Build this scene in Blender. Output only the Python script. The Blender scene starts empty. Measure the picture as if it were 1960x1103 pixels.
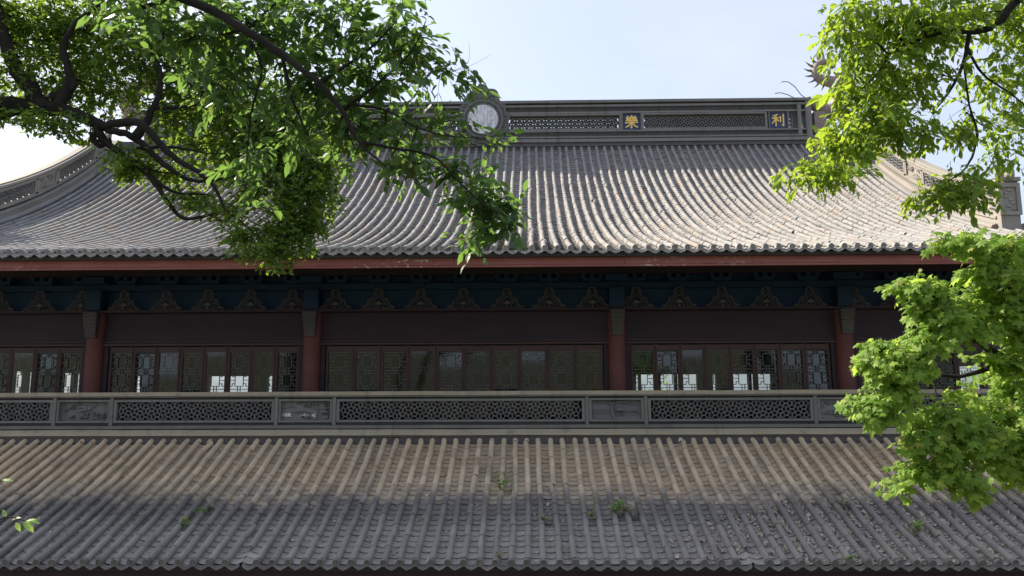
import bpy, math, random
import numpy as np
from mathutils import Vector, Matrix
random.seed(11); rng = np.random.default_rng(11)
R = math.radians; pi = math.pi
SC = bpy.context.scene; COL = SC.collection

# ------------------------------------------------------------------ camera
F, PITCH, YAW = 1415.0, R(8.0), R(1.15)
cam_d = bpy.data.cameras.new("camera"); cam = bpy.data.objects.new("camera", cam_d); COL.objects.link(cam)
cam_d.sensor_width = 36.0; cam_d.lens = F / 1960 * 36; cam_d.clip_start = 0.05; cam_d.clip_end = 3000
ROLL = .00375; SC.camera = cam
FWD = Vector((-math.sin(YAW)*math.cos(PITCH), math.cos(YAW)*math.cos(PITCH), math.sin(PITCH)))
RGT = Vector((math.cos(YAW), math.sin(YAW), 0)); UPV = RGT.cross(FWD)
RGT, UPV = (RGT - UPV*ROLL).normalized(), (UPV + RGT*ROLL).normalized()
cam.matrix_world = Matrix(((RGT.x, UPV.x, -FWD.x, 0), (RGT.y, UPV.y, -FWD.y, 0), (RGT.z, UPV.z, -FWD.z, 0), (0, 0, 0, 1)))
def at(px, py, D):            # a point of the place, seen at photo pixel (px,py), D metres away along the view axis
    return FWD*D + RGT*((px-980)/F*D) + UPV*((551.5-py)/F*D)
FA, RA, UA = np.array(FWD), np.array(RGT), np.array(UPV)
def project(P):               # -> px, py, depth   (P: N x 3)
    P = np.asarray(P, float); d = P @ FA
    ds = np.where(d > .05, d, .05)
    return 980 + F*(P @ RA)/ds, 551.5 - F*(P @ UA)/ds, d

# ------------------------------------------------------------------ sky, sun, exposure
SUN_EL, SUN_AZ = R(43), R(-64)      # azimuth clockwise from +Y (the hall's depth): sun stands on the left, a little behind the hall
sun_dir = Vector((math.sin(SUN_AZ)*math.cos(SUN_EL), math.cos(SUN_AZ)*math.cos(SUN_EL), math.sin(SUN_EL)))
w = bpy.data.worlds.new("World"); SC.world = w; w.use_nodes = True
nt = w.node_tree; nt.nodes.clear()
wo = nt.nodes.new("ShaderNodeOutputWorld"); bg = nt.nodes.new("ShaderNodeBackground")
sky = nt.nodes.new("ShaderNodeTexSky"); sky.sky_type = 'NISHITA'; sky.sun_disc = False
sky.sun_elevation = SUN_EL; sky.sun_rotation = SUN_AZ; sky.air_density = 1.0; sky.dust_density = 3.0; sky.ozone_density = 1.5
tc = nt.nodes.new("ShaderNodeTexCoord"); mp = nt.nodes.new("ShaderNodeMapping"); mp.inputs['Scale'].default_value = (1.0, 1.0, 2.6)
cn = nt.nodes.new("ShaderNodeTexNoise"); cn.inputs['Scale'].default_value = 2.6; cn.inputs['Detail'].default_value = 5; cn.inputs['Roughness'].default_value = .55
cr = nt.nodes.new("ShaderNodeValToRGB"); cr.color_ramp.elements[0].position = .46; cr.color_ramp.elements[1].position = .78
cr.color_ramp.elements[0].color = (.58, .58, .58, 1); cr.color_ramp.elements[1].color = (.98, .98, .98, 1)
cmx = nt.nodes.new("ShaderNodeMix"); cmx.data_type = 'RGBA'
cmx.inputs['B'].default_value = (3.1, 3.3, 3.9, 1)
nt.links.new(tc.outputs['Generated'], mp.inputs['Vector']); nt.links.new(mp.outputs['Vector'], cn.inputs['Vector'])
nt.links.new(cn.outputs['Fac'], cr.inputs['Fac']); nt.links.new(cr.outputs['Color'], cmx.inputs['Factor'])
nt.links.new(sky.outputs['Color'], cmx.inputs['A']); nt.links.new(cmx.outputs['Result'], bg.inputs['Color'])
bg.inputs['Strength'].default_value = 0.10
nt.links.new(bg.outputs['Background'], wo.inputs['Surface'])
sl = bpy.data.lights.new("sun", 'SUN'); sl.energy = 3.9; sl.angle = R(.9); sl.color = (1.0, .90, .76)
so = bpy.data.objects.new("sun", sl); COL.objects.link(so); so.rotation_euler = (-sun_dir).to_track_quat('-Z', 'Y').to_euler(); so.location = (-30, 5, 30)
SC.view_settings.view_transform = 'Standard'; SC.view_settings.look = 'None'; SC.view_settings.gamma = 1.0
SC.view_settings.exposure = 1.5; SC.view_settings.use_curve_mapping = False
SC.cycles.max_bounces = 8; SC.cycles.diffuse_bounces = 4; SC.cycles.transparent_max_bounces = 16

# ------------------------------------------------------------------ materials
class NT:
    def __init__(s, name):
        s.m = bpy.data.materials.new(name); s.m.use_nodes = True; s.t = s.m.node_tree; s.t.nodes.clear()
        s.out = s.n("ShaderNodeOutputMaterial"); s.geo = s.n("ShaderNodeNewGeometry"); s.oi = s.n("ShaderNodeObjectInfo")
        s.pos = s.geo.outputs['Position']
    def n(s, t): return s.t.nodes.new(t)
    def put(s, sock, v):
        if isinstance(v, bpy.types.NodeSocket): s.t.links.new(v, sock)
        elif isinstance(v, (tuple, list)): sock.default_value = tuple(v) + ((1,) if len(v) == 3 and sock.type == 'RGBA' else ())
        else: sock.default_value = v
    def math(s, op, a, b=0.0, clamp=False):
        x = s.n("ShaderNodeMath"); x.operation = op; x.use_clamp = clamp; s.put(x.inputs[0], a); s.put(x.inputs[1], b); return x.outputs[0]
    def noise(s, scale, detail=3, rough=.55, stretch=None, vec=None):
        x = s.n("ShaderNodeTexNoise"); x.inputs['Scale'].default_value = scale; x.inputs['Detail'].default_value = detail; x.inputs['Roughness'].default_value = rough
        v = vec or s.pos
        if stretch:
            q = s.n("ShaderNodeMapping"); q.inputs['Scale'].default_value = stretch; s.put(q.inputs['Vector'], v); v = q.outputs['Vector']
        s.put(x.inputs['Vector'], v); return x.outputs['Fac']
    def step(s, v, a, b):
        x = s.n("ShaderNodeMapRange"); x.interpolation_type = 'SMOOTHSTEP'; s.put(x.inputs['Value'], v); x.inputs['From Min'].default_value = a; x.inputs['From Max'].default_value = b; return x.outputs[0]
    def mix(s, f, a, b, blend='MIX'):
        x = s.n("ShaderNodeMix"); x.data_type = 'RGBA'; x.blend_type = blend; s.put(x.inputs['Factor'], f); s.put(x.inputs['A'], a); s.put(x.inputs['B'], b); return x.outputs['Result']
    def xyz(s, k):
        x = s.n("ShaderNodeSeparateXYZ"); s.put(x.inputs[0], s.pos); return x.outputs[k]
    def rand(s):
        return s.math('FRACT', s.math('ADD', s.oi.outputs['Random'], s.geo.outputs['Random Per Island']))
    def bump(s, h, strength=.3, dist=.01):
        x = s.n("ShaderNodeBump"); x.inputs['Strength'].default_value = strength; x.inputs['Distance'].default_value = dist; s.put(x.inputs['Height'], h); return x.outputs['Normal']
    def bsdf(s, col, rough=.8, normal=None, spec=.3, metal=0.0):
        x = s.n("ShaderNodeBsdfPrincipled"); s.put(x.inputs['Base Color'], col); s.put(x.inputs['Roughness'], rough); x.inputs['Specular IOR Level'].default_value = spec; x.inputs['Metallic'].default_value = metal
        if normal: s.put(x.inputs['Normal'], normal)
        return x.outputs[0]
    def done(s, shader): s.t.links.new(shader, s.out.inputs['Surface']); return s.m

def weathered(name, c1, c2, spot=None, spot_thr=.62, patch=None, patch_thr=.55, dust=None, scale=1.0, rough=.85, moss=None):
    """fired clay / stone: per-piece tone, big blotches, lichen spots, optional dust sheltered under the upper eave"""
    n = NT(name); c = n.mix(n.rand(), c1, c2)
    big = n.noise(1.3*scale, 4); c = n.mix(n.math('MULTIPLY', n.step(big, .35, .7), .35), c, tuple(v*1.45 for v in c1))
    if dust:
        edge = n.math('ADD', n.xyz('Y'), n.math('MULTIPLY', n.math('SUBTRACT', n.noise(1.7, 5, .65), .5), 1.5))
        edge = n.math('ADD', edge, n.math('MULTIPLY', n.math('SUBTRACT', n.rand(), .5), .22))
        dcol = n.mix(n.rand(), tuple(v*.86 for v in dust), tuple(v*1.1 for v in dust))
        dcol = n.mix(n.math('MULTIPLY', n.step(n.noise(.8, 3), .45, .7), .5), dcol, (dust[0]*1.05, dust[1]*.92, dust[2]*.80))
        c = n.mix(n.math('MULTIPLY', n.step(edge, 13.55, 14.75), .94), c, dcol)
    st = n.noise(1.0, 4, .6, (5.0*scale, .45*scale, .45*scale)); c = n.mix(n.math('MULTIPLY', n.step(st, .52, .72), .42), c, tuple(v*.55 for v in c1))
    c = n.mix(n.math('MULTIPLY', n.step(n.math('FRACT', n.math('MULTIPLY', n.rand(), 53.7)), .88, .92), .22), c, tuple(v*.62 for v in c1))
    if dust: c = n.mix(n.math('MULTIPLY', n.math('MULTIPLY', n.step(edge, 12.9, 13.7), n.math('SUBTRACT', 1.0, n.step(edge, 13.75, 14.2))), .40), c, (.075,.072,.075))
    if patch: c = n.mix(n.math('MULTIPLY', n.step(n.noise(3.1*scale, 5, .6, (1.6,.35,.35) if 'clay_cap' in name or 'clay_pan' in name else None), patch_thr, patch_thr+.12), .7), c, patch)
    if moss: c = n.mix(n.math('MULTIPLY', n.step(n.noise(.9*scale, 5, .65), .56, .72), .55), c, moss)
    if spot: c = n.mix(n.math('MULTIPLY', n.step(n.noise(17*scale, 6, .7), spot_thr, spot_thr+.1), .65), c, spot)
    return n.done(n.bsdf(c, rough, n.bump(n.noise(45, 5, .7), .35, .008) if 'bark' not in name else n.bump(n.noise(16, 6, .75), 1.0, .05), .25))

MT = {}
MT['cap_up'] = weathered("grey_clay_cap_upper", (.193,.190,.185), (.245,.240,.230), (.33,.325,.31), .57, (.27,.205,.16), .54, moss=(.225,.22,.145))
MT['pan_up'] = weathered("grey_clay_pan_upper", (.225,.218,.21), (.28,.27,.255), (.35,.335,.31), .64, (.25,.20,.165), .56)
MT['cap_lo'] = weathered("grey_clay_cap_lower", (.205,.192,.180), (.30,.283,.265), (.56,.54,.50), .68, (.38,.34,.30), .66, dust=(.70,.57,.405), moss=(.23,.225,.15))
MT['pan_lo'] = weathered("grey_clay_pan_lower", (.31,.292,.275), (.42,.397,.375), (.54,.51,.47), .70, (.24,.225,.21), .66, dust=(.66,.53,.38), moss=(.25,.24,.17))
MT['eave'] = weathered("grey_clay_eave_tile", (.25,.245,.24), (.37,.36,.345), (.48,.46,.42), .64, (.40,.36,.30), .62)
MT['eave_lo'] = weathered("dark_clay_eave_tile", (.145,.140,.14), (.24,.232,.225), (.42,.41,.38), .63, (.30,.27,.22), .60)
MT['stone'] = weathered("grey_ridge_brick", (.12,.12,.12), (.155,.155,.15), (.27,.27,.24), .64, (.20,.195,.18), .60)
MT['stone_pale'] = weathered("pale_ridge_brick", (.165,.162,.155), (.21,.205,.19), (.34,.34,.30), .62, (.12,.12,.118), .58)
MT['ridge_pale'] = weathered("pale_hip_ridge_plaster", (.235,.22,.195), (.285,.265,.23), (.36,.345,.30), .60, (.15,.145,.135), .60)
MT['ledge'] = weathered("tan_ledge_plaster", (.36,.32,.235), (.40,.35,.26), (.23,.22,.19), .64, (.24,.23,.21), .57)  # paler tan tone of the ledge and top coping
MT['lattice'] = weathered("lattice_clay", (.14,.14,.145), (.21,.21,.208), (.30,.29,.26), .70)
MT['mortar'] = weathered("dark_mortar", (.05,.047,.046), (.065,.06,.058), (.12,.11,.11), .68)
MT['dark_base'] = weathered("dark_base_brick", (.105,.10,.105), (.14,.135,.14), (.22,.21,.2), .66, (.17,.155,.13), .6)  # darker grey brick of the base courses
def paint(name, c, c2, rough=.6, peel=None, vary=.5, spec=.3):
    n = NT(name); k = n.mix(n.step(n.noise(1.4, 5, .6, (1,1,2.5)), .3, .75), c, c2)
    k = n.mix(n.math('MULTIPLY', n.step(n.noise(9, 5, .65, (3,1,.5)), .5, .8), vary), k, tuple(v*.55 for v in c))
    if peel:
        z = n.xyz('Z'); band = n.math('MULTIPLY', n.step(n.noise(.55, 3), .53, .66), n.step(n.math('MULTIPLY', z, -1.0), -2.69, -2.60))
        k = n.mix(n.math('MULTIPLY', n.step(n.noise(13, 6, .7, (.6,1,1)), .565, .60), band), k, peel)
        k = n.mix(n.math('MULTIPLY', n.step(n.noise(20, 6, .7), .70, .73), .9), k, peel)
    return n.done(n.bsdf(k, rough, n.bump(n.noise(30, 4, .6, (1,1,.3)), .2, .004), spec))
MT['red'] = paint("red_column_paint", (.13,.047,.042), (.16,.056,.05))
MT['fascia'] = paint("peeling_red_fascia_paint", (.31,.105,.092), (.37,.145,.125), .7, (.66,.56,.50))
MT['maroon'] = paint("dark_maroon_boards", (.032,.021,.031), (.044,.028,.037))
MT['brownwood'] = paint("brown_window_wood", (.080,.048,.046), (.105,.06,.056))
MT['blue'] = paint("faded_blue_beam_paint", (.010,.038,.105), (.013,.056,.105), .6, None, .8)
MT['bluegreen'] = paint("faded_blue_green_bracket_paint", (.008,.030,.080), (.010,.042,.072), .6, None, .8)
MT['latticewood'] = paint("pale_lattice_wood", (.115,.115,.112), (.15,.15,.145))
MT['carve'] = paint("old_gilt_carving", (.095,.080,.074), (.125,.104,.092), .5)
MT['corbel'] = paint("grey_brown_corbel_wood", (.075,.066,.062), (.10,.088,.08))
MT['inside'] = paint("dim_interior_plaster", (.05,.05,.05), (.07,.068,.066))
MT['plaque'] = paint("navy_plaque_paint", (.035,.055,.13), (.05,.075,.16))
MT['gold'] = (lambda n: n.done(n.bsdf((.78,.52,.13), .45, None, .5, .35)))(NT("gold_leaf"))
def m_mirror():
    n = NT("weathered_mirror"); c = n.mix(n.step(n.noise(4, 5, .7, (2.5,1,1)), .42, .66), (.62,.59,.575), (.27,.275,.28))
    return n.done(n.bsdf(c, .32, n.bump(n.noise(14, 4), .25, .01), .5, .4))
MT['mirror'] = m_mirror()
MT['dragon'] = weathered("pinkish_dragon_clay", (.25,.20,.175), (.30,.245,.21), (.13,.12,.115), .55, (.19,.175,.165), .52, scale=2.2)
def m_glass():
    n = NT("dusty_window_glass"); tr = n.n("ShaderNodeBsdfTransparent"); tr.inputs[0].default_value = (.80,.84,.82,1)
    gl = n.n("ShaderNodeBsdfGlossy"); gl.inputs['Roughness'].default_value = .06; gl.inputs['Color'].default_value = (.9,.95,1,1)
    df = n.n("ShaderNodeBsdfDiffuse"); df.inputs['Color'].default_value = (.12,.13,.135,1)
    fr = n.n("ShaderNodeFresnel"); fr.inputs['IOR'].default_value = 1.5
    s1 = n.n("ShaderNodeMixShader"); n.put(s1.inputs[0], n.math('MULTIPLY', n.step(n.noise(2.5, 4), .3, .8), .12)); n.put(s1.inputs[1], tr.outputs[0]); n.put(s1.inputs[2], df.outputs[0])
    s2 = n.n("ShaderNodeMixShader"); n.put(s2.inputs[0], fr.outputs[0]); n.put(s2.inputs[1], s1.outputs[0]); n.put(s2.inputs[2], gl.outputs[0])
    return n.done(s2.outputs[0])
MT['glass'] = m_glass()
def m_leaf(name, c1, c2, c3, trans=.45, rough=.42, spec=.4, tcol=None):
    n = NT(name); r = n.rand(); c = n.mix(r, c1, c2)
    c = n.mix(n.step(n.math('FRACT', n.math('MULTIPLY', r, 37.3)), .93, .97), c, c3)
    c = n.mix(n.math('MULTIPLY', n.step(n.noise(1.6, 3), .4, .7), .4), c, tuple(v*1.25 for v in c2)); c = n.mix(n.math('MULTIPLY', n.step(n.math('FRACT', n.math('MULTIPLY', r, 91.7)), .55, 1.0), .45), c, tuple(v*.6 for v in c1))
    b = n.bsdf(c, rough, None, spec)
    t = n.n("ShaderNodeBsdfTranslucent"); n.put(t.inputs[0], n.mix(.65, c, tcol or (c2[0]*2.6, c2[1]*2.6, c2[2]*1.1)))
    s = n.n("ShaderNodeMixShader"); s.inputs[0].default_value = trans; n.put(s.inputs[1], b); n.put(s.inputs[2], t.outputs[0])
    return n.done(s.outputs[0])
MT['leaf_small'] = m_leaf("small_dark_leaf", (.030,.078,.016), (.076,.150,.024), (.14,.20,.03), .52, tcol=(.36,.54,.05))
MT['leaf_big'] = m_leaf("glossy_green_leaf", (.034,.088,.030), (.070,.145,.040), (.17,.12,.03), .44, .40, tcol=(.27,.46,.08))
MT['leaf_right'] = m_leaf("yellow_green_leaf", (.050,.130,.018), (.120,.215,.026), (.19,.25,.03), .55, tcol=(.50,.66,.05))
MT['leaf_maple'] = m_leaf("maple_leaf", (.12,.225,.036), (.225,.335,.055), (.32,.32,.07), .54, .5, .3, tcol=(.56,.78,.11))
MT['leaf_weed'] = m_leaf("weed_leaf", (.15,.27,.07), (.25,.36,.12), (.3,.3,.16), .3)
MT['litter'] = weathered("dry_leaf_litter", (.30,.25,.20), (.74,.65,.55), (.8,.72,.6), .6, (.14,.11,.08), .56, scale=2)
MT['bark'] = weathered(  "dark_bark", (.020,.017,.015), (.030,.026,.022), (.07,.07,.06), .70, (.042,.036,.031), .6)
MT['ground'] = weathered("earth_and_moss", (.075,.07,.045), (.10,.09,.06), (.14,.13,.09), .64, (.05,.075,.03), .5)

# ------------------------------------------------------------------ mesh building
W = {}                                   # world matrix of every object made here
class MB:
    def __init__(s): s.V = []; s.T = []; s.n = 0
    def add(s, V, T, M=None):
        V = np.asarray(V, float)
        if M is not None: M = np.array(M); V = V @ M[:3,:3].T + M[:3,3]
        s.V.append(V); s.T.append(np.asarray(T, int) + s.n); s.n += len(V); return s
    def box(s, x0, x1, y0, y1, z0, z1, M=None):
        V = [(x,y,z) for z in (z0,z1) for y in (y0,y1) for x in (x0,x1)]
        Q = [(0,2,3,1),(4,5,7,6),(0,1,5,4),(2,6,7,3),(0,4,6,2),(1,3,7,5)]
        return s.add(V, [t for a,b,c,d in Q for t in ((a,b,c),(a,c,d))], M)
    def sweep(s, rings, close=True, caps=True):      # rings: list of equal-length point loops
        k = len(rings[0]); V = np.concatenate([np.asarray(r, float) for r in rings]); T = []
        for i in range(len(rings)-1):
            for j in range(k if close else k-1):
                a, b = i*k+j, i*k+(j+1)%k; c, d = a+k, b+k
                T += [(a,b,d),(a,d,c)]
        if caps:
            for base, rev in ((0, True), ((len(rings)-1)*k, False)):
                for j in range(1, k-1): T.append((base, base+j+1, base+j) if rev else (base, base+j, base+j+1))
        return s.add(V, T)
    def bar(s, x0, x1, y0, y1, z0, z1, step=.6, wob=.004):   # long straight course along X, very slightly uneven
        n = max(1, int((x1-x0)/step)); rr = []
        for i in range(n+1):
            x = x0 + (x1-x0)*i/n; a, b = random.uniform(-wob, wob), random.uniform(-wob, wob)*.7
            rr.append([(x,y0+b,z0+a),(x,y1+b,z0+a),(x,y1+b,z1+a),(x,y0+b,z1+a)])
        return s.sweep(rr)
    def strip(s, path, x0, x1, o0, o1):             # course following a (Y,Z) path with vertical offsets
        return s.sweep([[(x0,y,z+o0),(x0,y,z+o1),(x1,y,z+o1),(x1,y,z+o0)] for y, z in path])
    def tube(s, pts, rad, k=6, caps=True):
        pts = [Vector(p) for p in pts]; n = len(pts); rad = rad if isinstance(rad, (list, tuple)) else [rad]*n; rr = []
        up = Vector((0,0,1)); t0 = (pts[1]-pts[0]).normalized()
        if abs(t0.dot(up)) > .9: up = Vector((1,0,0))
        nx = t0.cross(up).normalized()
        for i, p in enumerate(pts):
            t = (pts[min(i+1,n-1)]-pts[max(i-1,0)]).normalized(); nx = (nx - t*nx.dot(t)).normalized(); ny = t.cross(nx)
            rr.append([p + (nx*math.cos(a)+ny*math.sin(a))*rad[i] for a in [2*pi*j/k for j in range(k)]])
        return s.sweep([[tuple(q) for q in r] for r in rr], True, caps)
    def ball(s, c, r, nu=8, nv=5):
        r = r if isinstance(r, (tuple, list)) else (r,r,r); V = []; T = []
        for i in range(nv+1):
            a = pi*i/nv
            for j in range(nu):
                b = 2*pi*j/nu; V.append((c[0]+r[0]*math.sin(a)*math.cos(b), c[1]+r[1]*math.sin(a)*math.sin(b), c[2]+r[2]*math.cos(a)))
        for i in range(nv):
            for j in range(nu):
                a, b = i*nu+j, i*nu+(j+1)%nu; T += [(a,a+nu,b+nu),(a,b+nu,b)]
        return s.add(V, T)
    def lathe_y(s, c, prof, k=32):                  # prof: (radius, y) pairs, axis along Y, front first
        return s.sweep([[(c[0]+r*math.cos(2*pi*j/k), c[1]+y, c[2]+r*math.sin(2*pi*j/k)) for j in range(k)] for r, y in prof], True, True)
    def plate(s, poly, y0, y1, c=None):             # star-shaped outline in XZ, extruded in Y
        n = len(poly); c = c or (sum(p[0] for p in poly)/n, sum(p[1] for p in poly)/n)
        V = [(x,y0,z) for x,z in poly] + [(x,y1,z) for x,z in poly] + [(c[0],y0,c[1]),(c[0],y1,c[1])]; T = []
        for i in range(n):
            j = (i+1)%n; T += [(i,j,2*n),(n+j,n+i,2*n+1),(i,n+i,n+j),(i,n+j,j)]
        return s.add(V, T)
    def get(s): return np.concatenate(s.V), np.concatenate(s.T)

def mesh(name, V, T, mat, smooth=False):
    me = bpy.data.meshes.new(name); V = np.asarray(V, np.float32); T = np.asarray(T, np.int32)
    me.vertices.add(len(V)); me.vertices.foreach_set('co', V.ravel())
    me.loops.add(T.size); me.loops.foreach_set('vertex_index', T.ravel())
    me.polygons.add(len(T)); me.polygons.foreach_set('loop_start', np.arange(0, T.size, 3, dtype=np.int32))
    me.polygons.foreach_set('use_smooth', np.full(len(T), bool(smooth)))
    me.materials.append(mat); me.update(calc_edges=True); me.validate()
    if smooth: me.set_sharp_from_angle(angle=R(smooth if smooth is not True else 42))
    return me
def link(o, parent, M):
    COL.objects.link(o); W[o] = M
    if parent is not None: o.parent = parent; o.matrix_parent_inverse = W[parent].inverted()
    o.matrix_basis = M; return o
def obj(name, mb, mat, parent=None, smooth=False, **props):
    V, T = mb.get() if isinstance(mb, MB) else mb
    c = (V.min(0)+V.max(0))/2
    o = bpy.data.objects.new(name, mesh(name, V-c, T, mat, smooth)); link(o, parent, Matrix.Translation(Vector(c)))
    for k, v in props.items(): o[k] = v
    return o
def inst(name, me, M, parent, **props):
    o = bpy.data.objects.new(name, me); link(o, parent, M if isinstance(M, Matrix) else Matrix(M.tolist()))
    for k, v in props.items(): o[k] = v
    return o
def thing(name, label, cat, loc, group=None):
    o = bpy.data.objects.new(name, None); o.empty_display_size = .3; link(o, None, Matrix.Translation(Vector(loc)))
    o['label'] = label; o['category'] = cat
    if group: o['group'] = group
    return o
def bake(V, T, Ms):
    V = np.asarray(V, float); T = np.asarray(T, int); N = len(Ms)
    VV = np.einsum('nij,vj->nvi', Ms[:,:3,:3], V) + Ms[:,None,:3,3]
    return VV.reshape(-1,3), (T[None] + (np.arange(N)*len(V))[:,None,None]).reshape(-1,3)
def pieces(parent, name, VT, Ms, mat, limit=300, many=None, smooth=False):
    """alike pieces: those that show largest as objects of their own, the rest joined into one part"""
    Ms = np.asarray(Ms); V, T = VT; px, py, d = project(Ms[:,:3,3])
    out = (px < -15) | (px > 1975) | (py < -15) | (py > 1118)
    order = np.argsort(d + out*1000.0, kind='stable'); k = min(limit, int((~out).sum()) if len(Ms) > limit else len(Ms))
    me = mesh(name, V, T, mat, smooth)
    for i in order[:k]: inst(name, me, Ms[i], parent)
    if len(Ms) > k:
        VV, TT = bake(V, T, Ms[order[k:]]); obj(many or name, (VV, TT), mat, parent, smooth, kind='stuff')
def mats(pos, rot3=None, scale=None):
    N = len(pos); M = np.tile(np.eye(4), (N,1,1)); M[:,:3,3] = pos
    if rot3 is not None: M[:,:3,:3] = rot3
    if scale is not None: M[:,:3,:3] *= np.asarray(scale).reshape(N,1,1)
    return M
def rx(a):
    a = np.asarray(a, float); c, s = np.cos(a), np.sin(a); z = np.zeros_like(a); o = np.ones_like(a)
    return np.stack([np.stack([o,z,z],-1), np.stack([z,c,-s],-1), np.stack([z,s,c],-1)], -2)
def rz(a):
    a = np.asarray(a, float); c, s = np.cos(a), np.sin(a); z = np.zeros_like(a); o = np.ones_like(a)
    return np.stack([np.stack([c,-s,z],-1), np.stack([s,c,z],-1), np.stack([z,z,o],-1)], -2)

# ------------------------------------------------------------------ ground
GZ = -7.5
def terrain(x, y):
    t = min(max((y-4.5)/6.0, 0), 1); t = t*t*(3-2*t); z = -1.7*(1-t) + GZ*t
    if y < -4: z += min((-4-y)*.30, 5)  # unseen rise behind the camera, added to darken pane reflections and the facade
    return z
xs = list(np.linspace(-45, 45, 46)); ys = list(np.linspace(-40, 60, 61))
xs = [-1500, -400, -120] + xs + [120, 400, 1500]; ys = [-1500, -300, -90] + ys + [120, 400, 1500]
V = [(x, y, terrain(x, y) + random.uniform(-.05, .05)) for y in ys for x in xs]; nx = len(xs)
T = [t for j in range(len(ys)-1) for i in range(nx-1) for t in ((j*nx+i, j*nx+i+1, (j+1)*nx+i+1), (j*nx+i, (j+1)*nx+i+1, (j+1)*nx+i))]
obj("ground", (np.array(V), np.array(T)), MT['ground'], None, True, kind='structure')

# ------------------------------------------------------------------ the hall
XC = -1.45
hall = thing("temple_hall", "old grey tiled Chinese temple hall with double eaves, red columns and lattice windows", "temple", (XC, 20, GZ))
def prof_up(n=80):
    out = []
    for i in range(n+1):
        t = .719*i/n; D = 14.5*(1+t); y = 14.5*(.0530+.12*t+.2427*t*t+.162*t**3)
        out.append((D*math.cos(PITCH)-y*math.sin(PITCH), D*math.sin(PITCH)+y*math.cos(PITCH)))
    return out
def prof_lo(n=30):
    out = []
    for i in range(n+1):
        t = i/n; out.append((12.16+(16.3-12.16)*t, -2.655+(-.93+2.655)*t - .09*4*t*(1-t)*.8))
    return out
class Prof:
    def __init__(s, P):
        s.P = np.array(P); d = np.linalg.norm(np.diff(s.P, axis=0), axis=1); s.S = np.concatenate([[0], np.cumsum(d)]); s.L = s.S[-1]
        s.A = np.arctan2(np.diff(s.P[:,1]), np.diff(s.P[:,0])); s.Sm = (s.S[:-1]+s.S[1:])/2
    def __call__(s, q):
        q = np.asarray(q, float)
        y = np.interp(q, s.S, s.P[:,0]); z = np.interp(q, s.S, s.P[:,1]); a = np.interp(q, s.Sm, s.A)
        e = np.minimum(q, 0); return y + e*np.cos(a), z + e*np.sin(a), a
PU, PL = Prof(prof_up()), Prof(prof_lo())

def cap_tile(Ln, r0=.0540, r1=.0530):
    V = []; T = []; k = 8; A = [R(-12+204*j/k) for j in range(k+1)]
    for y, r in ((0,r0),(Ln,r1),(0,r0-.014)): V += [(r*math.cos(a), y, r*math.sin(a)) for a in A]
    n = k+1
    for j in range(k):
        T += [(j,n+j+1,j+1),(j,n+j,n+j+1)]; T += [(j,j+1,2*n+j+1),(j,2*n+j+1,2*n+j)]
    return np.array(V), np.array(T)
def pan_tile(Ln, wd=.125, sag=.043, th=.009):
    V = []; T = []; k = 6; X = [-wd+2*wd*j/k for j in range(k+1)]
    for y, dz in ((0,0),(Ln,0),(.006,-th)): V += [(x, y, sag*((x/wd)**2-1)+dz) for x in X]
    n = k+1
    for j in range(k): T += [(j,j+1,n+j+1),(j,n+j+1,n+j)]; T += [(j,2*n+j+1,j+1),(j,2*n+j,2*n+j+1)]
    return np.array(V), np.array(T)
def eave_disc():
    b = MB(); k = 16; r = .060
    b.lathe_y((0,0,0), [(.001,-.014),(.043,-.014),(.047,-.026),(.058,-.026),(.060,-.018),(.060,.07)], k)
    for x0, x1, z0, z1 in ((-.026,.026,.016,.024),(-.020,.020,-.004,.003),(-.028,.028,-.026,-.018),(-.024,-.016,-.02,.02),(.016,.024,-.02,.02),(-.004,.004,-.02,.03)):
        b.box(x0, x1, -.021, -.012, z0, z1)
    return b.get()
def drip_tile():
    b = MB(); wd, sag = .106, .05; k = 10; top = [(-wd+2*wd*j/k) for j in range(k+1)]
    f = lambda x: sag*((x/wd)**2-1)
    bot = lambda x: -.058 - .050*(1-(abs(x)/wd)**2.6) - .016*max(0, 1-abs(x)/(.3*wd))
    V = []
    for y in (-.012, .008): V += [(x,y,f(x)+.004) for x in top] + [(x,y-.008,bot(x)) for x in top]
    n = k+1; T = []
    for j in range(k):
        a,b_,c,d = j,j+1,n+j,n+j+1; T += [(a,c,d),(a,d,b_)]
        T += [(2*n+a,2*n+d,2*n+c),(2*n+a,2*n+b_,2*n+d)]; T += [(c,2*n+c,2*n+d),(c,2*n+d,d)]; T += [(a,b_,2*n+b_),(a,2*n+b_,2*n+a)]
    b.add(V, T)
    # raised rim along the point and a small motif
    pts = [(x, -.024, bot(x)+.007) for x in top]; b.tube(pts, .006, 4)
    pts = [(x, -.016, f(x)-.006) for x in top]; b.tube(pts, .006, 4)
    b.ball((0,-.018,-.066), (.016,.006,.014), 6, 3); b.ball((-.04,-.018,-.05), (.014,.005,.009), 6, 3); b.ball((.04,-.018,-.05), (.014,.005,.009), 6, 3)
    return b.get()

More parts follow.
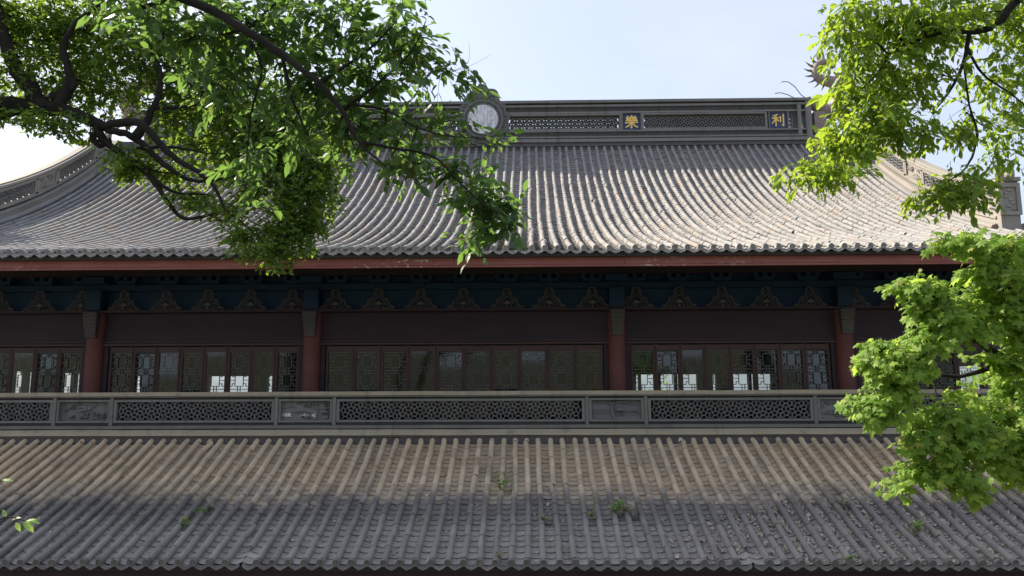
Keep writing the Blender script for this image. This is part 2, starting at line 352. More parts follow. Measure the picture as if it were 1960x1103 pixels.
SP = .252
def tile_roof(name, prof, x0, i0, i1, segc, segp, mcap, mpan, top, limx=None, skip=(), label=None):
    # deck under the tiles is the part itself
    b = MB(); xa, xb = x0+i0*SP-.1, x0+i1*SP+.1; q = np.linspace(.02, prof.L, 24); y, z, a = prof(q)
    def hw(v, x): return x if limx is None else min(max(x, XC-(16.2-v/1.05 if v < 3.78 else 12.6)), XC+(16.2-v/1.05 if v < 3.78 else 12.6))
    b.sweep([[(hw(v,xa),yy,zz-.085),(hw(v,xb),yy,zz-.085),(hw(v,xb),yy,zz-.16),(hw(v,xa),yy,zz-.16)] for v, yy, zz in zip(q, y, z)])
    roof = obj(name, b, MT['mortar'], hall); 
    if label: roof['label'] = label
    idx = np.arange(i0, i1+1); wob = rng.normal(0, .006, len(idx))
    def s_range(x):
        return (0, top) if limx is None else limx(x, top)
    P, A, Sx, Q = [], [], [], []
    for i, wv in zip(idx, wob):
        x = x0+i*SP; sa, sb = s_range(x)
        n = int((sb-sa)/segc); off = 0
        for k in range(n+1):
            s = sa + k*segc + (rng.uniform(-.02,.02) if k else 0)
            if s > sb: break
            if (i in skip) and k == 0 and sa == 0: continue
            Q.append(s); P.append(x + wv + .008*math.sin(s*1.1+i)); A.append(0)
    Q = np.array(Q); yy, zz, aa = prof(Q); N = len(Q)
    M = mats(np.stack([np.array(P)+rng.normal(0,.003,N), yy-np.sin(aa)*.02, zz+np.cos(aa)*(.02)+rng.normal(0,.0025,N)+.012*(rng.uniform(0,1,N) < .015)], 1), rz(rng.normal(0,.014,N)+rng.normal(0,.09,N)*(rng.uniform(0,1,N) < .02)) @ rx(aa+rng.normal(0,.010,N)))
    pieces(roof, "cap_tile", cap_tile(segc-.001), M, mcap, 300, "cap_tiles", 60)
    P, Q = [], []
    for i in idx[:-1]:
        x = x0+(i+.5)*SP; sa, sb = s_range(x); n = int((sb-sa)/segp)
        for k in range(n+1):
            Q.append(sa+k*segp+rng.uniform(-.012,.012)); P.append(x)
    Q = np.array(Q); yy, zz, aa = prof(Q); N = len(Q); lift = rng.normal(0,.0015,N)
    M = mats(np.stack([np.array(P)+rng.normal(0,.004,N), yy-np.sin(aa)*.0, zz-.004+lift], 1), rz(rng.normal(0,.009,N)) @ rx(aa-math.atan(.016/segp)+rng.normal(0,.005,N)))
    pieces(roof, "pan_tile", pan_tile(segp+.06), M, mpan, 300, "pan_tiles", 30)
    y0, z0, a0 = (float(v) for v in prof(0.0))
    eidx = [i for i in idx if s_range(x0+i*SP)[0] == 0]
    M = [];
    for i in eidx:
        if i in skip: continue
        M.append(np.array(Matrix.Translation((x0+i*SP+random.gauss(0,.004), y0-.052, z0-.004+random.gauss(0,.003))) @ Matrix.Rotation(a0*.35+random.gauss(0,.05), 4, 'X') @ Matrix.Rotation(random.gauss(0,.08), 4, 'Y')))
    me_ = MT['eave'] if limx else MT['eave_lo']
    pieces(roof, "round_eave_tile", eave_disc(), M, me_, 300, None, 30)
    M = [np.array(Matrix.Translation((x0+(i+.5)*SP+random.gauss(0,.004), y0-.028, z0-.008+random.gauss(0,.003))) @ Matrix.Rotation(-.25+random.gauss(0,.05), 4, 'X') @ Matrix.Rotation(random.gauss(0,.04), 4, 'Y')) for i in eidx[:-1]]
    pieces(roof, "drip_tile", drip_tile(), M, me_, 300, None, 30)
    return roof

SWL, SWR = XC-12.6, XC+12.6          # the two descending ridges
CORN = 16.2
def lim_up(x, top):
    d = abs(x-XC)
    return (0, top) if d < 12.6 else (0, max(.3, (CORN-d)*1.05))
x_up, x_lo = 2.12, -.017
up_roof = tile_roof("upper_roof", PU, x_up, -79, 50, .30, .185, MT['cap_up'], MT['pan_up'], PU.L-.02, lim_up)
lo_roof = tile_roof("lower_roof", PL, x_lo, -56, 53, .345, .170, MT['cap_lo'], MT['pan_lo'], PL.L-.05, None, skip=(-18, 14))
RY, RZ = PU.P[-1]                     # foot of the main ridge
EY, EZ = PU.P[0]; LY, LZ = PL.P[0]

# roof undersides, rear slope, gables and walls that close the hall
b = MB(); pr = [(2*(RY+.15)-y, z-.1) for y, z in prof_up(16)]
b.sweep([[(SWL,y,z),(SWR,y,z),(SWR,y,z-.12),(SWL,y,z-.12)] for y, z in pr]); obj("rear_roof", b, MT['cap_up'], hall)
for xx in (SWL+.05, SWR-.35):
    b = MB(); yb = 2*(RY+.15)-17.0; zz = float(np.interp(17.0, PU.P[:,0], PU.P[:,1]))
    pts = [(y, z-.2) for y, z in prof_up(14) if y > 17.0]; poly = [(17.0, 3.2)] + pts + [(2*(RY+.15)-y, z) for y, z in pts[::-1]] + [(yb, 3.2)]
    n = len(poly); V = [(xx,y,z) for y,z in poly] + [(xx+.3,y,z) for y,z in poly]; T = []
    V += [(xx,RY+.15,3.2),(xx+.3,RY+.15,3.2)]
    for j in range(n-1): T += [(2*n,j,j+1),(2*n+1,n+j+1,n+j)]
    for j in range(n): k = (j+1)%n; T += [(j,n+j,n+k),(j,n+k,k)]
    b.add(V, T); obj("gable_wall", b, MT['maroon'], hall)

# upper eave boards
EAVE_X0, EAVE_X1 = XC-16.1, XC+16.1
xq = EAVE_X0
while xq < EAVE_X1:
    xe = min(xq+random.uniform(3.2, 4.4), EAVE_X1); j = random.uniform(-.006, .006)
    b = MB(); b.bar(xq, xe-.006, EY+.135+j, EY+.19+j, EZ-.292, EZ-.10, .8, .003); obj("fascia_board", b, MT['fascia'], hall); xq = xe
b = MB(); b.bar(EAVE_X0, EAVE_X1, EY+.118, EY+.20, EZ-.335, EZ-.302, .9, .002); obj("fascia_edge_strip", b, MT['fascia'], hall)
b = MB(); b.sweep([[(EAVE_X0,y,z),(EAVE_X1,y,z),(EAVE_X1,y,z+.03),(EAVE_X0,y,z+.03)] for y, z in [(EY+.02,EZ-.12)]+[(yy, zz-.20) for yy, zz in prof_up(60) if EY+.15 < yy < 17.4]]); obj("eave_soffit", b, MT['maroon'], hall)
b = MB()
for x in np.arange(EAVE_X0+.1, EAVE_X1, .30):
    b.sweep([[(x-.045,y,z),(x+.045,y,z),(x+.045,y,z+.10),(x-.045,y,z+.10)] for y, z in [(yy, zz-.315) for yy, zz in prof_up(20) if EY+.2 < yy < 17.3]])
obj("eave_rafters", b, MT['bluegreen'], hall, kind='stuff')
# lower eave boards
b = MB(); b.bar(XC-14, XC+14.5, LY+.12, LY+.18, LZ-.42, LZ-.10); obj("fascia_board", b, MT['maroon'], hall)
b = MB(); b.sweep([[(XC-14,y,z),(XC+14.5,y,z),(XC+14.5,y,z+.03),(XC-14,y,z+.03)] for y, z in ((LY+.02,LZ-.11),(LY+.2,LZ-.06),(17.2,LZ+1.7))]); obj("eave_soffit", b, MT['maroon'], hall)

# ---- shell: lower walls, boards, beam
FY = 17.0
HX0, HX1 = XC-13.7, XC+13.7
cols_x = [XC+d for d in (-13.7, -8.55, -3.5, 3.5, 8.65, 13.7)]
REAR = 30.6
b = MB(); b.box(HX0-.2, HX1+.2, FY+.02, FY+.3, GZ, -1.30); obj("front_wall_base", b, MT['maroon'], hall)
b = MB(); b.box(HX0-.2, HX1+.2, FY-.02, FY+.25, 1.075, 1.84); obj("lintel_board", b, MT['maroon'], hall)
b = MB(); b.bar(HX0-.2, HX1+.2, FY-.075, FY+.02, 1.09, 1.125, 1.2, .001); b.bar(HX0-.2, HX1+.2, FY-.055, FY+.02, 1.16, 1.18, 1.2, .001); obj("lintel_moulding", b, MT['brownwood'], hall)
b = MB(); b.bar(HX0-.4, HX1+.4, FY-.22, FY+.28, 1.842, 1.895, 1.0, .001); obj("beam", b, MT['maroon'], hall)
b = MB(); b.box(HX0-.4, HX1+.4, FY+.06, FY+.3, 1.898, 3.25); obj("bracket_wall", b, MT['blue'], hall)
b = MB(); b.bar(HX0-.4, HX1+.4, FY-.12, FY+.055, 2.36, 2.50, 1.0, .001); obj("painted_beam", b, MT['bluegreen'], hall)
b = MB(); b.bar(HX0-.4, HX1+.4, FY-.30, FY+.055, 2.68, 2.90, 1.0, .001); obj("painted_beam", b, MT['maroon'], hall)
# side and rear walls with openings, floor, ceiling
def wall_with_holes(a0, a1, holes, z0, z1, hz0, hz1, put):
    p = a0
    for h0, h1 in sorted(holes):
        put(p, h0, z0, z1); put(h0, h1, z0, hz0); put(h0, h1, hz1, z1); p = h1
    put(p, a1, z0, z1)
b = MB()
wall_with_holes(HX0, HX1, [(-13.2,-12.48),(-12.38,-11.55),(-10.75,-10.5),(4.15,4.55),(4.66,5.32),(5.46,6.02),(6.14,6.95),(7.48,7.72),(8.42,9.05),(9.16,9.98)], GZ, 4.0, -.12, .69, lambda x0,x1,z0,z1: b.box(x0,x1,REAR,REAR+.25,z0,z1))
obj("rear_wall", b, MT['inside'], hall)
b = MB()
wall_with_holes(FY+.3, REAR, [(19.9,20.6),(21.5,22.0),(22.1,22.7),(23.8,24.4),(24.5,25.2),(28.3,29.2)], GZ, 4.0, -.12, .66, lambda y0,y1,z0,z1: b.box(HX0,HX0+.2,y0,y1,z0,z1))
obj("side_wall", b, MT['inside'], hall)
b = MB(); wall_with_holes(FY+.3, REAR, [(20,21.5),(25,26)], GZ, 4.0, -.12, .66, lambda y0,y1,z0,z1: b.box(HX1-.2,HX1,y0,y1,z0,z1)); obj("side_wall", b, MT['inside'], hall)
b = MB(); b.box(HX0, HX1, FY+.31, REAR, -1.5, -1.35); obj("upper_floor", b, MT['inside'], hall)
b = MB(); b.box(HX0, HX1, FY+.31, REAR, 3.6, 3.7); obj("ceiling", b, MT['inside'], hall)
b = MB(); b.box(XC-5.2, XC+5.0, 26.0, 26.2, -1.34, 3.59); obj("altar_screen", b, MT['maroon'], hall)
for x in cols_x[1:5]:
    for y in (21.5, 27.5):
        b = MB(); b.lathe_y((0,0,0), [(.2,0),(.2,4.9)], 14); V, T = b.get(); V = V[:, [0,2,1]] + np.array([x, y, -1.34]); obj("inner_column", (V, T[:, ::-1]), MT['red'], hall, 40)
for x0, x1, y in ((-12.6,-12.3,24.0), (-8.4,-8.0,25.0), (6.2,6.32,25.5), (9.25,9.4,28)):  # added occluding boxes that break up the brightness of the rear openings
    b = MB(); b.box(x0, x1, y, y+.08, -1.34, 1.6); b.box(x0-.2, x1+.2, y-.02, y+.1, .9, 1.0); obj("occluder_box", b, MT['brownwood'], hall)

# ---- columns with corbels
def corbel():
    b = MB()
    for k in range(7):
        wv = .125+.006*k; b.box(-wv, wv, -.28-.012*k, .0, k*.082, k*.082+.066); b.box(-wv+.02, wv-.02, -.28-.02*k, .0, k*.082+.066, k*.082+.082)
    return b
for x in cols_x:
    b = MB(); b.lathe_y((0,0,0), [(.205,0),(.205,4),(.200,9.33)], 28); V, T = b.get(); V = V[:, [0,2,1]] + np.array([x, FY-.05, GZ])
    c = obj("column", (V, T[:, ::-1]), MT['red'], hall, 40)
    V, T = corbel().get(); obj("corbel", (V + np.array([x, FY-.02, 1.265]), T), MT['corbel'], c)
    b = MB(); b.box(x-.17, x+.17, FY-.28, FY+.055, 1.90, 2.35); b.box(x-.26, x+.26, FY-.34, FY-.1, 2.51, 2.66); obj("bracket_block", b, MT['bluegreen'], c)
    b = MB(); b.box(x-.30, x-.205, FY-.04, FY+.2, -1.3, 1.07); b.box(x+.205, x+.30, FY-.04, FY+.2, -1.3, 1.07); obj("jamb", b, MT['maroon'], c)

# ---- openwork carvings on the beam
def carving():
    b = MB(); out = [(-.37,0),(-.36,.05),(-.27,.075),(-.235,.14),(-.215,.215),(-.13,.245),(-.10,.28),(-.095,.36),(-.085,.43),(-.04,.452)]
    full = out + [(-x,z) for x, z in out[::-1]]
    b.tube([(x,-.03,z) for x, z in full], .0135, 5); b.tube([(-.37,-.03,.008),(.37,-.03,.008)], .012, 5)
    def curl(cx, cz, r, a0, a1, rad=.009, y=-.035): b.tube([(cx+r*(1-.55*u)*math.cos(a0+(a1-a0)*u), y, cz+r*(1-.55*u)*math.sin(a0+(a1-a0)*u)) for u in [i/9 for i in range(10)]], rad, 4)
    for sg in (-1, 1):
        for cx, cz, r in ((.30,.035,.03),(.235,.05,.04),(.165,.055,.045),(.085,.05,.042),(.195,.135,.04),(.13,.13,.036),(.165,.20,.034),(.09,.20,.036),(.05,.255,.03),(.055,.315,.032),(.045,.375,.03),(.05,.42,.022),(.06,.13,.03)):
            a = random.uniform(0, 6.3); curl(sg*cx, cz, r, a, a+sg*5.2)
    b.plate([(-.075,.10),(-.045,.15),(0,.185),(.045,.15),(.075,.10),(0,.085)], -.05, -.02); b.ball((0,-.05,.045), (.03,.02,.03), 6, 4); b.ball((0,-.045,.27), (.025,.02,.02), 6, 4)
    return b.get()
cv = mesh("carved_bracket", *carving(), MT['carve'], 50)
for k in range(-12, 13):
    inst("carved_bracket", cv, Matrix.Translation((XC+k*.985+random.gauss(0,.006), FY-.16, 1.897)) @ Matrix.Scale(random.uniform(.97,1.03), 4), hall)
bk = MB(); bk.box(-.06,.06,-.10,.06,.45,.62); bk.box(-.22,.22,-.16,-.05,.62,.70); bk.box(-.26,-.16,-.2,-.02,.70,.78); bk.box(.16,.26,-.2,-.02,.70,.78); bk.box(-.05,.05,-.2,-.02,.70,.78)
bm = mesh("bracket_arm", *bk.get(), MT['bluegreen'])
for k in range(-12, 13): inst("bracket_arm", bm, Matrix.Translation((XC+k*.985, FY-.0, 1.897)), hall)

# ---- windows: each leaf is a frame with a lattice and a pane
def lattice_leaf(wd, z0, z1):
    b = MB(); t = .0075; y0, y1 = -.012, .012
    hb = lambda x0, x1, z: b.box(x0, x1, y0, y1, z-t, z+t)
    vb = lambda x, za, zb: b.box(x-t, x+t, y0+.002, y1-.002, min(za,zb), max(za,zb))
    h = wd/2; q = .215*wd; per = .415; z = z1 - .02
    while z > z0:
        zt = z; zb = z-per; hb(-h, h, zt)
        st, sb = zt-.068, zb+.068; zm = (st+sb)/2
        for sx in (-.07*wd, .07*wd): vb(sx, zt, st); vb(sx, sb, zb)
        hb(-q, q, st); hb(-q, q, sb); vb(-q, st, sb); vb(q, st, sb)
        for s in (-1, 1):
            hb(min(s*h,s*q), max(s*h,s*q), zm); m = s*(h+q)/2
            for e, d in ((st, -.062), (sb, .062)):
                hb(min(s*h,m), max(s*h,m), e); vb(m, e, e+d); hb(min(s*q,m), max(s*q,m), e+d)
        z = zb
    return b
def window_row(xa, xb, n):
    lw = (xb-xa)/n; z0, z1 = -1.3, 1.07
    fb = MB(); e = .004
    fb.box(-lw/2+e, -lw/2+.055, -.035, .035, z0, z1); fb.box(lw/2-.055, lw/2-e, -.035, .035, z0, z1)
    fb.box(-lw/2+.055, lw/2-.055, -.033, .033, z1-.135, z1-.012); fb.box(-lw/2+.055, lw/2-.055, -.033, .033, z0, z0+.1)
    fb.box(-lw/2+.02, -lw/2+.03, -.042, -.034, z0, z1-.02); fb.box(lw/2-.03, lw/2-.02, -.042, -.034, z0, z1-.02)
    fm = mesh("window", *fb.get(), MT['brownwood']); lm = mesh("window_lattice", *lattice_leaf(lw-.112, z0+.1, z1-.137).get(), MT['latticewood'])
    gb = MB(); gb.box(-lw/2+.05, lw/2-.05, .018, .022, z0+.08, z1-.13); gm = mesh("window_pane", *gb.get(), MT['glass'])
    for i in range(n):
        M = Matrix.Translation((xa+(i+.5)*lw, FY+.05, 0)) @ Matrix.Rotation(random.gauss(0,.012), 4, 'Z')
        f = inst("window", fm, M, hall); inst("lattice", lm, M, f); inst("pane", gm, M @ Matrix.Translation((0, random.choice((0, 0, 0, -.040)), 0)) @ Matrix.Rotation(random.gauss(0,.02), 4, 'X'), f)
for (a, c), n in zip(zip(cols_x[:-1], cols_x[1:]), (8, 8, 10, 8, 8)): window_row(a+.31, c-.31, n)

# ---- clay lattice of half-round tiles
LP = .124
def arc_tile(p=LP, th=.0155, dp=.07):
    b = MB(); k = 6; rr = []
    for i in range(k+1):
        a = pi*i/k; c, s = math.cos(a), math.sin(a); r0, r1 = p/2-th/2, p/2+th/2
        rr.append([(c*r0,0,s*r0),(c*r1,0,s*r1),(c*r1,dp,s*r1),(c*r0,dp,s*r0)])
    b.sweep(rr, True, False); V, T = b.get(); V[:,2] -= p/2; return V, T        # the crown of the arc at the origin
def arc_grid(x0, x1, z0, z1, y, to_world=None, LP=LP, sc=1.0):
    """wave lattice: nodes alternate between (cup over cap) and (back to back) arcs"""
    Ms = []; nx = max(1, round((x1-x0)/LP)); px = (x1-x0)/nx; zc = (z0+z1)/2; nz = int((z1-z0)/2/LP)+1
    sx = px/LP
    for i in range(nx+1):
        for j in range(-nz, nz+1):
            x, z = x0+i*px, zc+j*LP
            for k in range(2):
                a = (0 if k == 0 else pi) if (i+j) % 2 == 0 else (pi/2 if k == 0 else -pi/2)
                cx, cz = x + LP*.35*-math.sin(a)*-1*0, z
                ex, ez = math.sin(a)*-LP/2, -math.cos(a)*LP/2      # where the arc's ends lie
                if not (x0-.01 <= x+ex*.9 <= x1+.01 and z0-.02 <= z+ez*.9 <= z1+.02): continue
                if z < z0-.004 or z > z1+.004: continue
                M = Matrix.Translation((x, y+random.gauss(0,.003), z)) @ Matrix.Rotation(-a, 4, 'Y') @ Matrix.Diagonal((sx*sc,1,sc,1))
                Ms.append(np.array(M if to_world is None else to_world(M)))
    return Ms
AT = arc_tile()

# ---- carved relief panels
def relief(kind, x0, x1, z0, z1, y):
    b = MB(); w_, h_ = x1-x0, z1-z0; b.box(x0, x1, y, y+.06, z0, z1)
    X = lambda u: x0+u*w_; Z = lambda v: z0+v*h_
    def blob(u, v, r, d=.02, fl=.8): b.ball((X(u), y-.008, Z(v)), (r*1.15, d*1.8, r*fl*1.15), 6, 4)
    def branch(pts, r): b.tube([(X(u), y-.025, Z(v)) for u, v in pts], [q*1.35 for q in r] if isinstance(r, list) else r*1.35, 5)
    def cluster(u, v, ru, rv, n, r): 
        for _ in range(n): blob(u+random.uniform(-ru,ru), v+random.uniform(-rv,rv), r*random.uniform(.6,1.2), .026)
    def hat(u, v, wu, hv): b.plate([(X(u-wu),Z(v)),(X(u-wu*.9),Z(v+.02)),(X(u-wu*.35),Z(v+hv*.5)),(X(u),Z(v+hv)),(X(u+wu*.35),Z(v+hv*.5)),(X(u+wu*.9),Z(v+.02)),(X(u+wu),Z(v)),(X(u+wu*.6),Z(v-.03)),(X(u-wu*.6),Z(v-.03))], y-.085, y)
    if kind == 'pagoda':
        branch([(.70,.04),(.72,.35),(.74,.62),(.71,.8)], [.022,.016,.012,.009]); branch([(.72,.5),(.62,.72),(.52,.8)], .008)
        cluster(.52,.80,.08,.13,16,.024); cluster(.67,.86,.07,.1,14,.022); cluster(.9,.9,.09,.08,14,.02); cluster(.35,.92,.05,.05,6,.018)
        hat(.88,.62,.075,.17); hat(.88,.44,.09,.12)
        for u in (.83,.88,.93): b.box(X(u)-.008, X(u)+.008, y-.03, y, Z(.2), Z(.44))
        b.plate([(X(.79),Z(.2)),(X(.97),Z(.2)),(X(.93),Z(.12)),(X(.83),Z(.12))], y-.035, y)
        branch([(.02,.62),(.15,.72),(.3,.66)], .006); branch([(.2,.42),(.45,.48),(.6,.4)], .007); branch([(.3,.36),(.5,.4),(.66,.34)], .006); cluster(.5,.15,.1,.07,12,.022); b.box(X(.36), X(.44), y-.02, y, Z(.45), Z(.52))
    elif kind == 'pavilion':
        branch([(.46,.04),(.43,.3),(.40,.55),(.42,.8)], [.03,.022,.017,.012]); branch([(.42,.76),(.55,.92),(.7,.86)], .012); branch([(.42,.8),(.3,.9),(.12,.86)], .010); branch([(.66,.96),(.76,.78),(.9,.80)], .008)
        cluster(.4,.82,.05,.09,10,.026); cluster(.2,.9,.08,.07,10,.022); cluster(.6,.9,.06,.06,8,.026); hat(.58,.48,.10,.22)
        for u in (.53,.57,.60,.64): b.box(X(u)-.007, X(u)+.007, y-.03, y, Z(.16), Z(.46))
        b.plate([(X(.40),Z(.0)),(X(.52),Z(.14)),(X(.68),Z(.16)),(X(.99),Z(.24)),(X(.99),Z(0))], y-.03, y); branch([(.68,.08),(.8,.2),(.98,.24)], .010); branch([(.0,.45),(.2,.5),(.38,.45)], .005); branch([(.0,.35),(.2,.33),(.36,.36)], .005); branch([(.66,.34),(.8,.42),(.95,.38)], .006); cluster(.85,.43,.06,.03,6,.014)
    elif kind == 'bird':
        b.ball((X(.58),y-.01,Z(.66)), (.10,.04,.055), 8, 5); branch([(.62,.66),(.68,.8),(.74,.86)], [.02,.014,.008]); branch([(.55,.68),(.42,.74),(.33,.68)], [.03,.018,.006]); branch([(.55,.62),(.40,.52),(.30,.50)], [.026,.016,.006])
        cluster(.52,.36,.05,.08,8,.03); cluster(.5,.18,.1,.06,8,.028); branch([(.05,.5),(.15,.62),(.25,.78),(.42,.92)], .009)
        for u, v in ((.22,.72),(.27,.84),(.26,.64),(.1,.56),(.36,.9)): cluster(u,v,.025,.05,6,.018)
        cluster(.25,.2,.06,.08,9,.022); cluster(.72,.35,.05,.1,10,.022); cluster(.85,.25,.07,.12,12,.020); branch([(.68,.1),(.8,.2),(.92,.4)], .008)
    else:
        branch([(.04,.55),(.2,.82),(.3,.86)], .010); branch([(.1,.3),(.3,.25),(.5,.4),(.7,.5)], .012); cluster(.3,.35,.12,.12,14,.035); cluster(.45,.2,.12,.08,10,.03); cluster(.2,.8,.1,.08,8,.02); cluster(.75,.6,.12,.15,14,.03); cluster(.6,.8,.08,.1,8,.022)
    return b

# ---- the openwork wall that crowns the lower roof
bal = MB(); BY = 16.12; BX0, BX1 = XC-14.2, XC+14.2
bal.box(BX0, BX1, BY+.22, BY+.30, -1.45, -.92)
balus = obj("openwork_parapet", bal, MT['dark_base'], hall, label="grey brick openwork parapet above the lower roof")
def course(parent, name, x0, x1, y0, y1, z0, z1, mat, **k):
    b = MB(); b.bar(x0, x1, y0, y1, z0, z1, .7, .0035); return obj(name, b, mat, parent, **k)
course(balus, "coping", BX0, BX1, BY-.06, BY+.36, -.062, .022, MT['ledge'])
course(balus, "coping", BX0, BX1, BY-.035, BY+.33, -.094, -.064, MT['stone_pale'])
course(balus, "moulding", BX0, BX1, BY+.03, BY+.28, -.135, -.096, MT['mortar'])
course(balus, "moulding", BX0, BX1, BY+.03, BY+.28, -.695, -.640, MT['mortar'])
course(balus, "moulding", BX0, BX1, BY-.045, BY+.30, -.765, -.697, MT['stone_pale'])
course(balus, "moulding", BX0, BX1, BY+.0, BY+.30, -.785, -.767, MT['mortar'])
b = MB(); rr = []
for i in range(41):
    x = BX0+(BX1-BX0)*i/40; j = random.uniform(-.004,.004)
    rr.append([(x,BY-.05,-.787+j),(x,BY-.135,-.865+j),(x,BY-.145,-.905+j),(x,BY+.2,-.905+j),(x,BY+.2,-.787+j)])
b.sweep(rr); obj("ledge", b, MT['ledge'], balus)
course(balus, "base_course", BX0, BX1, BY-.09, BY+.25, -.945, -.907, MT['stone'])
course(balus, "base_course", BX0, BX1, BY-.065, BY+.22, -1.25, -.947, MT['dark_base'])
edges = [-14.1,-12.5,-8.86,-7.6,-3.99,-2.73, 2.73,3.99,7.6,8.86,12.5,14.1]
kinds = ['L','L','bird','L','pagoda','L','pavilion','L','flower','L','L']
arcs = []
for k, (e0, e1) in enumerate(zip(edges[:-1], edges[1:])):
    x0, x1 = XC+e0+.045, XC+e1-.045; z0, z1 = -.635, -.140; fw = .062 if kinds[k] == 'L' else .05
    b = MB(); yf = BY-.005+random.gauss(0,.004)
    b.box(x0, x1, yf, yf+.2, z1-fw*.8, z1); b.box(x0, x1, yf, yf+.2, z0, z0+fw*.8); b.box(x0, x0+fw, yf+.002, yf+.2, z0+fw*.8, z1-fw*.8); b.box(x1-fw, x1, yf+.002, yf+.2, z0+fw*.8, z1-fw*.8)
    obj("panel_frame", b, MT['stone_pale'], balus)
    ix0, ix1, iz0, iz1 = x0+fw, x1-fw, z0+fw*.8, z1-fw*.8
    if kinds[k] == 'L': arcs += arc_grid(ix0, ix1, iz0, iz1, BY+.03)
    else:
        o = obj("relief_panel", relief(kinds[k], ix0, ix1, iz0, iz1, BY+.09), MT['lattice'], balus, 50)
        o['label'] = {'bird':"relief panel carved with a bird and blossoms", 'pagoda':"relief panel carved with a pagoda and pine, crusted white", 'pavilion':"relief panel carved with a pavilion under a tree", 'flower':"relief panel carved with blossoms"}[kinds[k]]
        if kinds[k] == 'pagoda':
            b = MB()
            for _ in range(70):
                u = random.choice([random.gauss(.13,.06), random.gauss(.47,.06), .65+random.gauss(0,.02), random.gauss(.13,.05)]); v = {True: .28, False: .25}[u < .3] + random.gauss(0,.05)
                b.ball((ix0+(ix1-ix0)*min(max(u,.01),.99), BY+.062, iz0+(iz1-iz0)*v), (.016*random.uniform(.5,1.3), .012, .012), 5, 3)
            n_ = NT("white_lichen"); obj("lichen_crust", b, n_.done(n_.bsdf((.72,.72,.70), .9)), balus, kind='stuff')
    b = MB(); xm = XC+e0; b.bar(xm-.036, xm+.036, BY-.015, BY+.25, -.694, -.10, 1, .0); obj("pilaster", b, MT['stone_pale'], balus)
pieces(balus, "lattice_tile", AT, arcs, MT['lattice'], 300, "lattice_tiles", 40)
b = MB(); b.box(BX0, BX1, BY+.19, BY+.215, -.66, -.12); obj("back_boards", b, MT['mortar'], balus) if False else None

# ---- main ridge
RX0, RX1 = XC-11.0, XC+11.0; RF = RY-.10; RB = RZ+.02
b = MB(); b.box(RX0, RX1, RF+.06, RF+.44, RB-.3, RB+.10)
b.box(XC-12.6, RX0, RF+.0, RF+.5, RB-.4, RB+.32); b.box(RX1, XC+12.6, RF+.0, RF+.5, RB-.4, RB+.32)
ridge = obj("main_ridge", b, MT['dark_base'], hall, label="openwork main ridge with gold character plaques")
UH = .0181                                  # one photo pixel of ridge height
def zr(y): return RB + (279-y)*UH             # heights read off the photograph at one place on the ridge
for y0, y1, f, mt in ((279,272,.0,'dark_base'),(272,266,-.06,'stone_pale'),(265.4,264,.05,'mortar'),(263.8,260.5,-.03,'stone_pale'),(216,213,-.02,'stone_pale'),(203.8,199.6,-.04,'stone_pale'),(199.4,196.8,.05,'mortar'),(196.6,191.8,-.09,'stone_pale'),(191.8,190.4,-.04,'stone')):
    course(ridge, "moulding", RX0, RX1, RF+f, RF+.5-f, zr(y0), zr(y1), MT[mt])
course(ridge, "moulding", RX0, RX1, RF-.02, RF+.5, zr(252), zr(249), MT['stone_pale'])
ra = []
ba = arc_grid(RX0+.3, RX1-.3, zr(260.3), zr(252.2), RF+.03, None, LP*.55, .55); ba += arc_grid(RX0+.3, RX1-.3, zr(212.8), zr(204), RF+.03, None, LP*.55, .55)
obj("band_lattice", bake(*AT, np.array(ba)), MT['lattice'], ridge, 40, kind='stuff')
# plaques and panels of the middle band, mirrored about the medallion
Zm0, Zm1 = zr(249), zr(216)
def panel(x0, x1):
    b = MB(); f = .07
    b.box(x0, x1, RF-.01, RF+.35, Zm1-f, Zm1-.004); b.box(x0, x1, RF-.01, RF+.35, Zm0+.004, Zm0+f); b.box(x0, x0+f, RF-.008, RF+.35, Zm0+f, Zm1-f); b.box(x1-f, x1, RF-.008, RF+.35, Zm0+f, Zm1-f)
    obj("panel_frame", b, MT['stone_pale'], ridge); return arc_grid(x0+f, x1-f, Zm0+f, Zm1-f, RF+.08)
pw = .62
for s in (-1, 1):
    ra += panel(*sorted((XC+s*.80, XC+s*4.68))); ra += panel(*sorted((XC+s*5.36, XC+s*9.55)))
    for cx in (5.02, 9.93): pass
    b = MB(); xe = XC+s*10.62; b.box(xe-.06, xe+.06, RF-.03, RF+.4, zr(263), zr(200)); xe = XC+s*10.92; b.box(xe-.09, xe+.09, RF-.06, RF+.45, zr(272), zr(192)); obj("end_post", b, MT['stone_pale'], ridge)
pieces(ridge, "lattice_tile", arc_tile(LP, .017, .20), ra, MT['lattice'], 300, "lattice_tiles", 40)
ra2 = []
for s in (-1, 1):
    x0_, x1_ = sorted((XC+s*10.29, XC+s*10.54)); ra2 += arc_grid(x0_, x1_, Zm0+.02, Zm1-.02, RF+.05, None, LP*.55, .55)
obj("band_lattice", bake(*AT, np.array(ra2)), MT['lattice'], ridge, 40, kind='stuff')
STROKES = {
 '利': [[(47,96),(30,88),(12,84)], [(4,66),(56,70)], [(31,90),(31,4)], [(29,64),(18,42),(3,26)], [(35,60),(45,50),(54,43)], [(67,80),(67,36)], [(89,98),(89,6),(77,14)]],
 '樂': [[(53,99),(46,91)], [(39,89),(39,56)], [(39,88),(62,88),(62,56)], [(40,73),(61,73)], [(39,58),(62,58)],
        [(23,95),(10,79),(23,75)], [(28,82),(9,58),(30,61)], [(24,70),(33,55)], [(80,95),(68,79),(81,75)], [(87,82),(68,58),(89,61)], [(84,70),(93,55)],
        [(2,42),(97,45)], [(50,55),(50,1),(43,7)], [(46,41),(29,20),(6,7)], [(54,41),(72,20),(96,6)]] }
